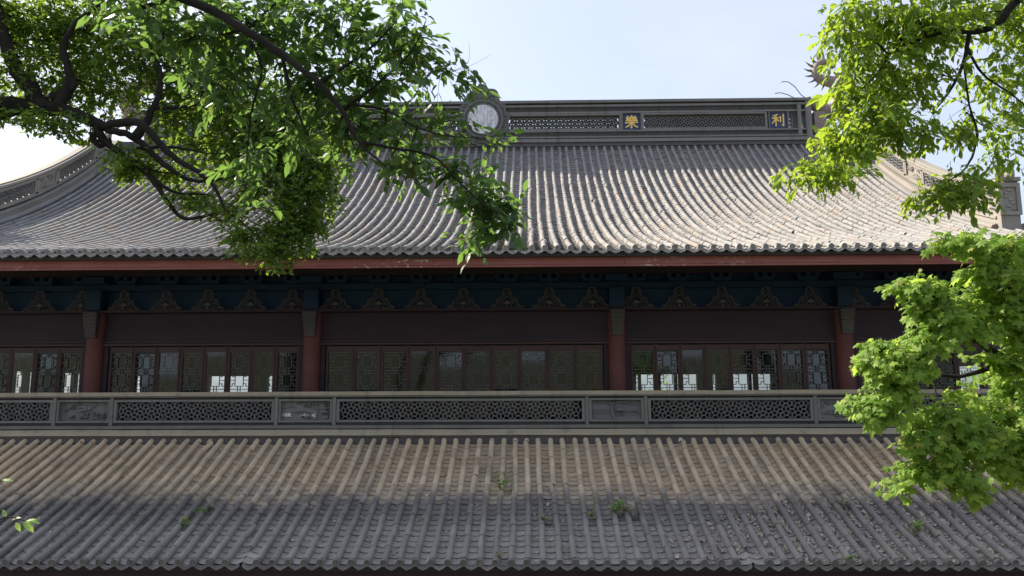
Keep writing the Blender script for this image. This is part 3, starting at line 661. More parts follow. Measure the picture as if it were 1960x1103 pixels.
def glyph(ch, cx, cz, size, y):
    b = MB()
    for st in STROKES[ch]:
        n = len(st)
        for (xa, za), (xb, zb) in zip(st[:-1], st[1:]):
            d = Vector((xb-xa, zb-za)); L = d.length; d /= L; nn = Vector((-d.y, d.x)); wa, wb = (5.6, 4.2) if n == 2 else (5.4, 4.4)
            q = [(xa-d.x*2-nn.x*wa, za-d.y*2-nn.y*wa), (xb+d.x*3-nn.x*wb, zb+d.y*3-nn.y*wb), (xb+d.x*3+nn.x*wb, zb+d.y*3+nn.y*wb), (xa-d.x*2+nn.x*wa, za-d.y*2+nn.y*wa)]
            j = random.uniform(0, .004)
            b.plate([(cx+(x-50)/100*size, cz+(z-50)/100*size) for x, z in q], y-.016-j, y+.006)
    return b
for s in (-1, 1):
    for cx, ch in ((5.02, '樂'), (9.93, '利')):
        x = XC+s*cx; b = MB(); b.box(x-.30, x+.30, RF+.05, RF+.12, Zm0+.03, Zm1-.03)
        p = obj("character_plaque", b, MT['plaque'], hall)
        b = MB(); b.box(x-.335, x-.302, RF-.02, RF+.3, Zm0+.005, Zm1-.005); b.box(x+.302, x+.335, RF-.02, RF+.3, Zm0+.005, Zm1-.005); obj("plaque_frame", b, MT['stone_pale'], p)
        if s > 0: obj("character", glyph(ch, x, (Zm0+Zm1)/2, .44, RF+.05), MT['gold'], p); p['label'] = "navy plaque with the gold character " + ch

# ---- medallion on the middle of the ridge
mx, mz, my = XC+.02, zr(228.5), RF-.14
b = MB()
b.lathe_y((mx, my, mz), [(.50,-.03),(.52,-.06),(.55,-.06),(.56,-.02),(.60,-.02),(.61,-.06),(.67,-.06),(.70,.0),(.70,.35)], 40)
out = []
for i in range(72):
    a = 2*pi*i/72; lob = abs(math.sin(a*6.5+.4)); r = .79+.14*lob + (.36*max(0, math.sin(a))**6)
    out.append((mx+r*math.cos(a), mz+r*math.sin(a)))
b.plate(out, my+.06, my+.22, (mx, mz))
med = obj("ridge_medallion", b, MT['stone'], hall, 35, label="round mirror medallion with carved flame border on the ridge")
b = MB(); b.lathe_y((mx, my, mz), [(.001,-.045),(.505,-.045),(.505,.01)], 40); obj("mirror", b, MT['mirror'], med, 30)
bd = MB(); bd.ball((0,0,0), (.022,.022,.022), 6, 4); bme = mesh("bead", *bd.get(), MT['stone_pale'], 60)
for i in range(48): a = 2*pi*i/48; inst("bead", bme, Matrix.Translation((mx+.58*math.cos(a), my-.03, mz+.58*math.sin(a))), med)
b = MB()
def spiral(cx, cz, r, a0, turns, y, rad): b.tube([(cx+r*(1-.8*u)*math.cos(a0+turns*u), y, cz+r*(1-.8*u)*math.sin(a0+turns*u)) for u in [i/12 for i in range(13)]], rad, 5)
for i in range(26):
    a = 2*pi*i/26; r = .78+.03*math.sin(i*2.2); spiral(mx+r*math.cos(a), mz+r*math.sin(a), .085, a+1.2, 7.5*(1 if i % 2 else -1), my+.035, .021)
for i in range(16):
    a = pi/2+random.uniform(-.62,.62); r = random.uniform(.86,1.16-.5*abs(a-pi/2)); spiral(mx+r*math.cos(a), mz+r*math.sin(a), .06, random.uniform(0,6), 7.0*random.choice((-1,1)), my+.03, .018)
b.ball((mx, my+.1, mz+1.17), (.05,.05,.09), 8, 5); obj("border_scrolls", b, MT['stone_pale'], med, 50)

# ---- descending ridges
def descending(xc, s_in):
    """s_in: +1 when the inner face looks towards +X"""
    q = np.linspace(2.9, PU.L-.05, 40); y, z, a = PU(q); path = list(zip(y, z))
    b = MB(); b.strip(path, xc-.27, xc+.27, -.15, .16); b.strip(path, xc-.21, xc+.21, .16, .27); b.strip(path, xc-.25, xc+.25, .27, .33)
    HO = .26; foot = path; path = [(y_, z_+HO) for y_, z_ in path]
    d = obj("descending_ridge", b, MT['ridge_pale'], hall)
    for o0, o1, hw, mt in ((.102,.135,.14,'mortar'),(.137,.185,.18,'ridge_pale'),(.645,.69,.18,'ridge_pale'),(.692,.715,.15,'mortar'),(.717,.79,.20,'ridge_pale'),(.79,.83,.12,'ridge_pale')):
        b = MB(); b.strip(path, xc-hw, xc+hw, o0, o1); obj("moulding", b, MT[mt], d)
    # a line of cap tiles at its foot on the inner side
    b = MB(); b.tube([(xc+s_in*.30, yy, zz+.07) for yy, zz in foot], .075, 8); obj("foot_roll", b, MT['cap_up'], d, 50)
    s = 3.1; Ms = []; flip = Matrix.Rotation(pi/2*s_in, 4, 'Z'); k = 0
    while s < PU.L-.7:
        Ls = 1.0 if k % 2 == 0 else 2.25; s1 = min(s+Ls, PU.L-.15)
        (ya, yb), (za, zb), _ = PU(np.array([s, s1])); za += HO; zb += HO
        xi = xc+s_in*.155
        def skew(M, ya=ya, yb=yb, s=s, s1=s1):     # panel drawn along the slope, posts upright
            return M
        fr = MB(); qq = np.linspace(s, s1, 7); yy, zz, _ = PU(qq); zz = zz+HO; pth = list(zip(yy, zz)); xa_, xb_ = min(xc, xi), max(xc, xi)
        fr.strip(pth, xa_, xb_, .187, .235); fr.strip(pth, xa_, xb_, .60, .643)
        for i0 in (0, -1):
            e = .03; y_ = yy[i0]+(e if i0 == 0 else -e); zq = zz[i0]; fr.box(xa_, xb_+(0), y_-e, y_+e, zq+.19, zq+.64)
        obj("panel_frame", fr, MT['ridge_pale'], d)
        if k % 2:
            nA = max(1, round((s1-s-.12)/LP)); 
            for i in range(nA):
                u = s+.06+(i+.5)*(s1-s-.12)/nA; yv, zv, av = (float(v) for v in PU(u)); zv += HO
                for j in range(-1, 2):
                    for kk in range(2):
                        a_ = (0 if kk == 0 else pi) if (i+j) % 2 == 0 else (pi/2 if kk == 0 else -pi/2)
                        M = Matrix.Translation((xc+s_in*.13, yv, zv+.418+j*LP)) @ Matrix.Rotation(-pi/2*-s_in, 4, 'Z') @ Matrix.Rotation(-a_ + av*s_in*.0, 4, 'Y')
                        Ms.append(np.array(M))
        else:
            rel = relief('flower', 0, float(np.hypot(yb-ya, zb-za))-.1, 0, .36, 0).get(); V, T = rel
            ang = math.atan2(zb-za, yb-ya); u = V[:,0]+.05
            yv = ya+u*math.cos(ang); zv = za+u*math.sin(ang)+V[:,2]+.235; xv = xc+s_in*.11 - s_in*V[:,1]
            obj("relief_panel", (np.stack([xv,yv,zv],1), T if s_in < 0 else T[:, ::-1]), MT['ridge_pale'], d, 50)
        s = s1+.02; k += 1
    pieces(d, "lattice_tile", AT, Ms, MT['lattice'], 300, "lattice_tiles", 40)
    # end block with beast-head scrolls
    y0, z0 = path[0]; b = MB(); b.box(xc-.22, xc+.22, y0-.16, y0+.12, z0-.4, z0+.86); b.box(xc-.27, xc+.27, y0-.22, y0+.14, z0+.86, z0+.95); b.box(xc-.25, xc-.16, y0-.20, y0-.158, z0+.06, z0+.82); b.box(xc+.16, xc+.25, y0-.20, y0-.158, z0+.06, z0+.82); b.box(xc-.16, xc+.16, y0-.198, y0-.158, z0+.72, z0+.82); b.box(xc-.16, xc+.16, y0-.198, y0-.158, z0+.06, z0+.14); [b.ball((xc+random.uniform(-.1,.1), y0-.16, z0+.2+.075*q_), (.06,.04,.045), 7, 4) for q_ in range(7)]
    for i, (dy, dz, r) in enumerate(((-.25,.98,.10),(-.10,1.10,.12),(.1,1.06,.09))): b.ball((xc, y0+dy, z0+dz), (.12, r, r), 8, 5)
    for i in range(4): b.tube([(xc+s_in*.2, y0-.1+.09*i, z0+.2+.15*i), (xc+s_in*.33, y0+.02+.09*i, z0+.28+.15*i), (xc+s_in*.30, y0+.13+.08*i, z0+.36+.15*i)], [.045,.035,.012], 6)
    obj("end_block", b, MT['ridge_pale'], d, 45)
descending(SWL, 1); descending(SWR, -1)

# ---- dragon at the right end of the ridge (and its twin at the left end)
def dragon(x, s):
    """s = -1 looks towards -X"""
    b = MB(); zt = zr(192); y = RF+.2
    P = lambda u, v: (x - s*u, y, zt+v)
    b.tube([P(-.05,-.02), P(.25,-.18), P(.6,-.38), P(1.0,-.35), P(1.25,.2), P(1.15,.75)], [.15,.19,.26,.33,.34,.30], 10)
    b.box(x-.5 if s > 0 else x+.1, x-.1 if s > 0 else x+.5, y-.22, y+.22, zt-1.3, zt-.45)
    d = obj("ridge_dragon", b, MT['dragon'], hall, 50, label="dragon ornament with spiny curled tail biting the ridge end")
    b = MB(); cx, cz, r = .64, 1.05, .33
    arc = [(cx+r*math.cos(a), cz+r*math.sin(a)) for a in np.linspace(R(255), R(20), 16)]
    b.tube([P(1.15,.75), P(.95,.62)] + [P(u, v) for u, v in arc], [.28,.22]+[.17-.006*i for i in range(16)], 10); b.ball(P(cx+.06, cz-.05), (.13,.12,.14), 8, 6); obj("tail", b, MT['dragon'], d, 50)
    sp = MB(); sp.tube([(0,0,-.03),(.02,0,.12),(.08,0,.27)], [.055,.032,.004], 6); me = mesh("spike", *sp.get(), MT['stone'], 50)
    for a in np.linspace(R(262), R(95), 9):
        M = Matrix.Translation(P(cx+(r+.13)*math.cos(a), cz+(r+.13)*math.sin(a))) @ Matrix.Rotation(-(a if s < 0 else pi-a)+pi/2, 4, 'Y'); inst("spike", me, M, d)
    for pts in ([(.02,.02),(-.22,.22),(-.42,.52),(-.62,.68),(-.78,.70),(-.86,.67)], [(-.02,-.02),(-.35,.05),(-.65,.22),(-.9,.30),(-1.1,.28)]):
        b = MB(); b.tube([P(u, v) for u, v in pts], .014, 5); obj("whisker", b, MT['mortar'], d, 60)
    b = MB()
    for i in range(7): b.ball(P(.02+.12*i, .08-.07*i), (.09,.12,.07), 7, 4)
    obj("mane_scales", b, MT['dragon'], d, 50)
dragon(RX1+.02, -1); dragon(RX0-.02, 1)

# ------------------------------------------------------------------ vegetation
def ovate():
    V = [(0,0,0),(-.20,.28,.05),(0,.32,0),(.20,.28,.05),(-.19,.62,.03),(0,.66,-.03),(.19,.62,.03),(0,1,-.13)]
    return np.array(V), np.array([(0,2,1),(0,3,2),(1,2,5),(1,5,4),(2,3,6),(2,6,5),(4,5,7),(5,6,7)])
def small_leaf():
    V = [(0,0,0),(-.26,.45,.06),(0,.5,0),(.26,.45,.06),(0,1,-.08)]
    return np.array(V), np.array([(0,2,1),(0,3,2),(1,2,4),(2,3,4)])
def maple():
    pts = [(90,.66),(72,.38),(62,.40),(44,.60),(26,.38),(14,.33),(-6,.46),(-38,.24),(-90,.32),(-142,.24),(186,.46),(166,.33),(154,.38),(136,.60),(118,.40),(108,.38)]
    V = [(0,.36,.03)] + [(r*math.cos(R(a)), .36+r*math.sin(R(a)), -.42*r*r) for a, r in pts]; n = len(pts)
    return np.array(V), np.array([(0,i+1,(i+1)%n+1) for i in range(n)])
def nrm(v): return v/np.maximum(np.linalg.norm(v, axis=-1, keepdims=True), 1e-9)
def foliage(clumps, per, tw_len, size, droop, out_w, up_j, spread=55, tilt=(0,0,0), shell=.55):
    """sprays of leaves on twigs through ellipsoid clumps; returns leaf matrices and twig end points"""
    LM, TA, TB = [], [], []
    for (px, py, D, rx_, ry_, rd, n) in clumps:
        c = np.array(at(px, py, D)); Rm = np.stack([RA*rx_*D/F, UA*ry_*D/F, FA*rd]); nt_ = max(1, int(n/per))
        u = nrm(rng.normal(size=(nt_,3))) * (rng.uniform(0,1,(nt_,1))**shell)
        p = c + u @ Rm; o = nrm((u @ Rm)*np.array([1,1,.6]) + 1e-6)
        d = nrm(out_w*o + np.array([0,0,-droop]) + rng.normal(0,.55,(nt_,3)))
        a, b_ = p - d*tw_len*.5, p + d*tw_len*.5
        TA.append(a); TB.append(b_)
        for k in range(per):
            f = (k+.6)/per; q = a + (b_-a)*f + rng.normal(0,.008,(nt_,3))
            side = nrm(np.cross(d, np.array([0,0,1.0])) + 1e-6) * (1 if k % 2 else -1)
            ang = np.radians(spread*(1-.75*f))*rng.uniform(.7,1.3,(nt_,1))
            y = nrm(d*np.cos(ang) + side*np.sin(ang) + np.array([0,0,-droop*.35]) + rng.normal(0,.22,(nt_,3)))
            z = np.array([0,0,1.0]) + np.array(tilt) + rng.normal(0,up_j,(nt_,3)); x = nrm(np.cross(y, z)); z = np.cross(x, y)
            s = size*np.exp(rng.normal(0,.30,nt_)); M = np.tile(np.eye(4),(nt_,1,1))
            M[:,:3,0] = x*(s*rng.uniform(.8,1.3,nt_))[:,None]; M[:,:3,1] = y*s[:,None]; M[:,:3,2] = z*(s*rng.uniform(.3,1.7,nt_))[:,None]; M[:,:3,3] = q; LM.append(M)
    return np.concatenate(LM), np.concatenate(TA), np.concatenate(TB)
def twig_mesh(A, B, r=.0035):
    d = nrm(B-A); x = nrm(np.cross(d, np.array([.3,.2,1.0]))); y = np.cross(d, x); N = len(A); V = []
    for P, rr in ((A, r), (B, r*.5)):
        for k in range(3): V.append(P + (x*math.cos(2.094*k)+y*math.sin(2.094*k))*rr)
    V = np.stack(V, 1).reshape(-1,3); t = np.array([(0,1,4),(0,4,3),(1,2,5),(1,5,4),(2,0,3),(2,3,5)])
    return V, (t[None]+(np.arange(N)*6)[:,None,None]).reshape(-1,3)
def smooth_path(pts, rad, sub=5, jit=.0):
    P = [np.array(p, float) for p in pts]; out, rr = [], []
    for i in range(len(P)-1):
        p0, p1, p2, p3 = P[max(i-1,0)], P[i], P[i+1], P[min(i+2,len(P)-1)]
        for k in range(sub):
            t = k/sub; q = .5*((2*p1)+(-p0+p2)*t+(2*p0-5*p1+4*p2-p3)*t*t+(-p0+3*p1-3*p2+p3)*t**3)
            r = rad[i]+(rad[i+1]-rad[i])*t; out.append(q + rng.normal(0, jit*r+1e-9, 3)); rr.append(r*(1+rng.normal(0,.05)))
    out.append(P[-1]); rr.append(rad[-1]); return out, rr
def tree(name, label, base, limbs, clumps, leaf, mat, per, tw_len, size, droop, out_w, up_j, cat="tree", nleaf=300, twr=.0035, group=None, subs=1.0, **kw):
    t = thing(name, label, cat, base, group); b = MB(); LP_ = []
    for pts, rad in limbs:
        P, r = smooth_path(pts, rad, 6, .16); b.tube(P, r, 10 if max(rad) > .03 else 6); LP_ += [(Vector(p), q) for p, q in zip(P, r)]
    for c in clumps if subs else ():            # side branches that carry the sprays
        q = at(c[0], c[1], c[2]); p0, r0 = min(LP_, key=lambda e: (e[0]-q).length); dl = (p0-q).length
        if dl > 3.0 or dl < .08: continue
        w_ = lambda k: Vector(rng.normal(0, k*dl, 3)); mid = p0.lerp(q, .5) + w_(.07) + Vector((0,0,.05*dl)); ra_ = min(r0*.7, .008+.010*dl)*subs
        P, r = smooth_path([tuple(p0), tuple(mid), tuple(q)], [ra_, ra_*.7, ra_*.45], 5, .1); b.tube(P, r, 5)
        for _ in range(4):
            e = q + RGT*(rng.normal(0,.6)*c[3]*c[2]/F) + UPV*(rng.normal(0,.6)*c[4]*c[2]/F) + FWD*rng.normal(0,c[5]*.4)
            m2 = Vector(q).lerp(e, .5) + w_(.04); st_ = Vector(P[rng.integers(4, len(P))]); P2, r2 = smooth_path([tuple(st_), tuple(m2), tuple(e)], [ra_*.5, ra_*.35, ra_*.15], 4, .1); b.tube(P2, r2, 4)
    obj("trunk", b, MT['bark'], t, 60)
    LM, A, B = foliage(clumps, per, tw_len, size, droop, out_w, up_j, **kw)
    obj("twigs", twig_mesh(A, B, twr), MT['bark'], t, kind='stuff')
    px, py, d = project(LM[:,:3,3]); inn = (px > 5) & (px < 1955) & (py > 5) & (py < 1098) & (d > .5)
    order = np.argsort(d + (~inn)*1e3); V, T = leaf; k = min(nleaf, int(inn.sum()))
    crown = obj("crown", bake(V, T, LM[order[k:]]), mat, t, kind='stuff')
    me = mesh("leaf", V, T, mat)
    for i in order[:k]: inst("leaf", me, LM[i], crown)
    return t
def tbase(x, y): return (x, y, terrain(x, y)-.05)
L = lambda pts, D: [tuple(at(p[0], p[1], p[2] if len(p) > 2 else D)) for p in pts]

# left gnarled tree with small dark leaves, trunk out of frame on the left
DL = 9.0; bl = tbase(-9.3, 6.6)
limbs = [([bl, (-9.3,6.8,-3.0), tuple(at(-330,120,8.6)), tuple(at(-90,195,8.8))] + L([(40,205),(110,208),(165,228),(205,248)], DL), [.40,.34,.28,.16,.108,.088,.072,.060]),
  (L([(205,248),(262,268),(318,318),(372,346),(440,338),(470,322)], DL), [.048,.040,.032,.023,.014,.007]),
  (L([(185,240),(205,275),(250,305),(290,340),(335,368),(400,372)], DL), [.056,.043,.036,.029,.019,.009]),
  (L([(290,340),(320,385),(352,418),(400,412),(428,405)], DL), [.035,.028,.022,.018,.008]),
  (L([(190,252),(178,262),(192,280),(212,268)], DL), [.035,.04,.03,.03]),
  (L([(90,208),(40,150),(10,80),(-20,-30)], DL), [.105,.09,.075,.06]),
  (L([(110,205),(135,150),(122,90),(150,40),(190,10)], DL), [.075,.05,.04,.03,.02]),
  (L([(100,185),(140,168),(130,130)], DL), [.05,.04,.03]),
  (L([(262,262),(295,205),(308,150),(300,110)], DL), [.06,.04,.028,.015]),
  (L([(298,205),(340,206),(400,196)], DL), [.028,.022,.01]),
  (L([(205,240),(268,236),(330,300),(400,345),(430,400)], DL-.4), [.05,.045,.035,.025,.012]),
  (L([(262,285),(330,282),(400,295)], DL), [.022,.018,.008])]
cl = []
for (x, y, rx_, ry_, n, D) in ((40,40,120,70,2300,9.4),(160,60,110,80,2100,9.6),(280,90,110,90,2800,9.3),(60,150,90,60,1100,9.2),(190,170,90,60,1200,9.5),(110,238,80,22,650,8.9),(20,215,50,30,350,9),
    (390,140,110,100,3600,9.6),(470,220,110,110,4200,9.7),(330,230,80,60,1300,9.5),(520,310,100,90,4400,9.6),(590,370,62,80,3000,9.4),(560,440,62,55,2000,9.2),(525,485,42,38,900,9.0),(470,455,46,34,600,9.0),
    (258,318,52,34,950,9.2),(440,300,90,60,1900,9.9),(375,385,42,28,480,9.3),(430,400,50,36,600,9.1),(560,240,80,80,2400,9.8),(620,310,36,60,900,9.5),(130,120,140,120,1500,10),(330,330,60,34,480,9.6),
    (-120,60,160,160,2600,9),(-260,-60,200,160,1600,9.2),(250,-60,260,60,2500,9.4)):
    cl.append((x, y, D, rx_, ry_, .55, int(n*(1.45 if x < 300 else 1.05))))
tree("gnarled_tree", "dark gnarled tree with small leaves and crooked limbs reaching in from the left", bl, limbs, cl, small_leaf(), MT['leaf_small'], 9, .24, .060, .25, .7, .55, twr=.003)

# nearer branch with larger leaves hanging in from the top
DF = 5.3; bf = tbase(-4.6, 2.2)
limbs = [([bf, (-4.5,2.4,.4), (-3.6,3.3,2.5)] + L([(330,-10),(470,58),(548,112),(610,160),(655,212),(688,272),(742,322)], DF-.35), [.18,.14,.08,.034,.028,.024,.021,.017,.010,.004]),
  (L([(655,212),(700,178),(745,140),(790,95),(815,40)], DF), [.012,.010,.008,.006,.003]),
  (L([(672,200),(740,212),(800,245),(870,262),(930,262)], DF), [.010,.008,.006,.004,.002]),
  (L([(690,272),(760,285),(830,300),(880,350),(930,395),(985,420)], DF-.2), [.012,.010,.008,.006,.005,.002]),
  (L([(470,58),(500,130),(480,220),(470,330)], DF), [.013,.010,.007,.003]),
  (L([(540,108),(560,190),(590,260)], DF), [.016,.011,.004]), (L([(610,160),(700,100),(760,40)], DF), [.014,.010,.004])]
cl = []
for (x, y, rx_, ry_, n, rd) in ((260,20,90,50,260,.4),(370,70,110,70,520,.5),(460,40,110,70,520,.5),(430,170,80,70,330,.45),(540,70,100,80,620,.5),(640,50,100,70,620,.5),(740,50,90,60,520,.5),(800,80,50,60,220,.4),
    (600,170,100,80,720,.5),(700,150,90,80,620,.5),(790,150,80,70,460,.4),(860,140,50,50,170,.3),(895,160,28,40,60,.2),(560,240,60,60,260,.4),(660,250,80,60,420,.4),(740,250,80,50,360,.4),(820,240,70,40,230,.3),(885,250,50,26,110,.25),(945,272,26,26,50,.15),
    (790,315,60,38,130,.3),(745,325,34,36,60,.2),(870,335,50,40,150,.25),(905,385,48,40,230,.25),(955,405,44,44,200,.2),(915,450,42,28,110,.2),(985,430,18,20,36,.12),(480,300,60,60,160,.3),(500,370,36,50,60,.3),(600,-70,320,60,900,.6),(300,-60,200,60,400,.6)):
    cl.append((x, y, DF+.25, rx_, ry_, rd, int(n*(.95 if x < 520 else .62 if x < 780 else .42 if y < 290 else .95))))
tree("overhanging_tree", "nearer tree whose long branch with larger glossy leaves hangs over the roof and ridge medallion", bf, limbs, cl, ovate(), MT['leaf_big'], 7, .27, .080, .38, .75, .5, twr=.0025)

# upper right broadleaf tree
DR = 9.0; br = tbase(8.6, 6.4)
limbs = [([br, (8.6,6.6,-1.0), (8.2,7.2,2.6), tuple(at(2120,60,9))] + L([(1985,-20),(1905,48),(1865,60),(1818,58)], DR), [.34,.28,.22,.12,.07,.045,.035,.015]),
  (L([(1855,62),(1845,120),(1820,170),(1795,205)], DR), [.032,.022,.016,.006]), (L([(1850,90),(1880,140),(1935,180),(1960,200)], DR), [.018,.014,.01,.006]),
  (L([(1700,105),(1680,140),(1640,180)], DR), [.02,.016,.006]), (L([(1818,58),(1750,80),(1700,105)], DR), [.02,.018,.02]), (L([(1845,120),(1855,200),(1870,260),(1850,320),(1810,350)], DR), [.014,.011,.016,.012,.005]),
  (L([(1850,215),(1880,240),(1900,250)], DR), [.008,.007,.003])]
cl = []
for (x, y, rx_, ry_, n, D) in ((1610,50,50,60,480,9),(1680,50,80,70,950,9.2),(1770,50,90,70,1100,9.2),(1860,30,90,50,800,9.4),(1940,40,60,60,500,9.6),(1630,140,50,50,420,9),(1700,140,70,60,760,9.1),(1770,140,50,60,380,9.2),(1655,220,60,50,560,9),(1610,270,50,45,420,8.8),(1545,325,55,30,260,8.7),(1600,335,45,32,300,8.7),(1640,275,40,42,320,8.9),
    (1705,255,55,30,380,9),(1770,262,40,30,260,9.1),(1835,258,36,28,160,9.2),(1822,372,56,34,540,8.8),(1785,385,28,22,120,8.7),(1860,350,46,40,300,8.9),(1900,150,40,60,260,9.3),(1945,150,36,80,420,9.5),(1940,250,40,50,330,9.4),(1900,230,40,30,120,9.2),(1920,310,46,26,150,9.2),(1700,210,70,50,480,9.3),(1850,200,30,60,90,9.2),
    (1700,-70,200,60,900,9.2),(2050,80,120,160,900,9.4),(2040,300,90,90,420,9.2)):
    cl.append((x, y, D, rx_, ry_, .6, int(n*.95)))
tree("broadleaf_tree", "sunlit broadleaf tree drooping over the right end of the main ridge", br, limbs, cl, ovate(), MT['leaf_right'], 8, .30, .088, .65, .6, .45, twr=.003)

# lower right maple
DM = 7.2; bmp = tbase(7.2, 5.6)
limbs = [([bmp, (7.0,5.9,-1.6), (6.4,6.5,-.5)] + L([(2010,720),(1930,690),(1850,640),(1790,600),(1730,560)], DM), [.16,.13,.10,.06,.035,.025,.018,.006]),
  (L([(1930,690),(1840,720),(1760,710),(1680,690)], DM), [.03,.022,.014,.005]), (L([(1980,760),(1900,800),(1820,850),(1750,900)], DM), [.035,.026,.016,.006]), (L([(1990,640),(1940,560),(1880,490),(1800,455)], DM), [.03,.022,.014,.005]), (L([(1900,800),(1920,850),(1940,905)], DM), [.014,.01,.004])]
cl = []
for (x, y, rx_, ry_, n, D) in ((1830,462,56,20,120,7.1),(1900,478,56,28,190,7.2),(1950,470,36,32,130,7.3),(1895,522,56,26,190,7.1),(1760,548,56,22,170,7.0),(1800,590,62,34,270,7.0),(1880,580,66,44,330,7.2),(1945,570,36,60,240,7.3),(1770,640,46,28,160,6.9),(1850,630,50,24,100,7.1),(1690,668,46,24,140,6.9),(1655,692,26,16,50,6.8),(1700,710,50,28,170,6.8),(1752,690,34,24,90,6.9),(1675,765,42,22,110,6.8),(1720,745,32,28,90,6.8),(1648,782,24,14,34,6.8),(1690,795,22,14,34,6.8),
    (1940,650,30,40,100,7.3),(1830,752,40,14,26,7.1),(1890,775,46,18,70,7.2),(1940,750,36,34,140,7.3),(1810,795,56,26,180,6.9),(1770,840,46,36,190,6.8),(1840,840,60,34,230,6.9),(1760,900,36,26,110,6.8),(1820,905,56,26,170,6.8),(1715,932,20,14,26,6.7),(1845,935,28,14,40,6.8),(1895,870,30,26,70,7.0),(1940,900,30,22,70,7.0),(1930,830,36,30,110,7.1),(1950,625,34,22,80,7.2),(1905,688,44,14,60,7.1),(1952,700,28,30,90,7.1),(1950,810,30,40,120,7.0),(1955,870,26,26,80,7.0),(1880,830,50,22,110,6.9),(2020,600,70,140,420,7.4),(2030,820,70,100,300,7.3),(1890,720,50,30,40,7.6)):
    cl.append((x, y, D, rx_, ry_, .24, n))
tree("maple_tree", "bright yellow-green maple with pointed lobed leaves in front of the windows at right", bmp, limbs, [c[:4]+(c[4]*.78, c[5], int(c[6]*2.25)) for c in cl], maple(), MT['leaf_maple'], 6, .20, .070, .75, .9, .38, tilt=(-.55,-.40,0), twr=.0025)

# tree standing beside the hall on the left (a little of its crown shows), it shades the left of the roof
bs = (-19.5, 18.5, GZ)
limbs = [([bs, (-19.4,18.5,-2), (-19.0,18.6,4.0), (-18.6,18.8,9.0)], [.45,.38,.26,.08]), ([(-19.0,18.6,3.0),(-17.4,18.4,5.4),(-15.6,18.2,6.8)], [.16,.10,.03]), ([(-19.0,18.6,4.5),(-18.2,20.6,7.5)], [.14,.04]), ([(-19,18.6,3.6),(-20.5,17.0,7.0)], [.12,.04])]
cl = []
for (x, y, z, r, n) in ((-15.0,17.6,6.2,.8,1100),(-16.6,18.2,6.6,1.2,1200),(-18.6,19.0,7.2,1.6,1500),(-20.4,18.4,6.2,1.6,1200),(-17.6,20.6,6.2,1.2,900),(-18.5,16.0,4.6,1.8,1500),(-19.5,15.5,1.8,2.0,1500),(-21.5,17.5,3.8,2.0,1200)):
    p = project([(x,y,z)]); D = float(p[2][0]); cl.append((float(p[0][0]), float(p[1][0]), D, r*F/D, r*F/D, r, n))
tree("side_tree", "leafy tree whose tuft shows at the left edge below the gnarled limb", bs, limbs, cl, small_leaf(), MT['leaf_small'], 8, .5, .16, .2, .6, .6, nleaf=120, twr=.006)

# tree behind the hall, seen as bright specks through the rear windows
bb = (6.5, 44, GZ); limbs = [([bb, (6.4,44,-3), (6.2,44,1), (6.0,44,4)], [.3,.25,.16,.05])]
cl = []
for (x, y, z, r, n) in ((4.0,43,-1.5,1.8,180),(7.2,44,-.6,2.0,220),(10.5,44,-1.6,2.0,180),(6.5,44,3.4,2.2,500)):
    p = project([(x,y,z)]); D = float(p[2][0]); cl.append((float(p[0][0]), float(p[1][0]), D, r*F/D, r*F/D, r, n))
tree("garden_tree", "pale green tree behind the hall, glimpsed through the rear windows right of centre", bb, limbs, cl, ovate(), MT['leaf_maple'], 7, .6, .22, .3, .6, .6, nleaf=0, twr=.008)

# leaf spray poking in at the lower left
D0 = 4.2; bsh = tbase(-3.6, 3.6)
limbs = [([bsh, (-3.55,3.7,-1.5)] + L([(-60,1010),(-20,1002),(15,990),(50,998)], D0), [.02,.016,.010,.006,.004,.002]), (L([(-60,1010),(-70,940),(-30,922),(8,920)], D0), [.006,.005,.004,.002])]
sh = thing("low_shrub", "sprig of yellow-green pointed leaves poking in at the lower left over the dark tiles", "shrub", bsh); b = MB()
for pts, rad in limbs: P, r = smooth_path(pts, rad, 6, .1); b.tube(P, r, 6)
obj("stem", b, MT['bark'], sh, 60); me = mesh("leaf", *ovate(), MT['leaf_weed'])
for px, py, dx, dy, dz, sz in ((12,990,-.4,.5,.2,.055),(22,996,.9,.35,-.1,.060),(30,1000,.55,-.75,-.2,.062),(46,998,.95,-.1,.15,.088),(44,999,.7,-.55,-.1,.090),(50,998,.9,.15,.3,.060),(2,920,.98,.02,.1,.070),(-20,1000,.3,-.8,.2,.08),(-34,1004,-.5,.6,.1,.08),(-45,1006,.4,.7,.1,.08)):
    y = (RGT*dx + UPV*dy + FWD*dz).normalized(); z = (Vector((-.2,-.5,1)) - y*Vector((-.2,-.5,1)).dot(y)).normalized(); x = y.cross(z)
    M = Matrix.Translation(at(px, py, D0)) @ Matrix((x, y, z)).transposed().to_4x4() @ Matrix.Scale(sz, 4); inst("leaf", me, M, sh)

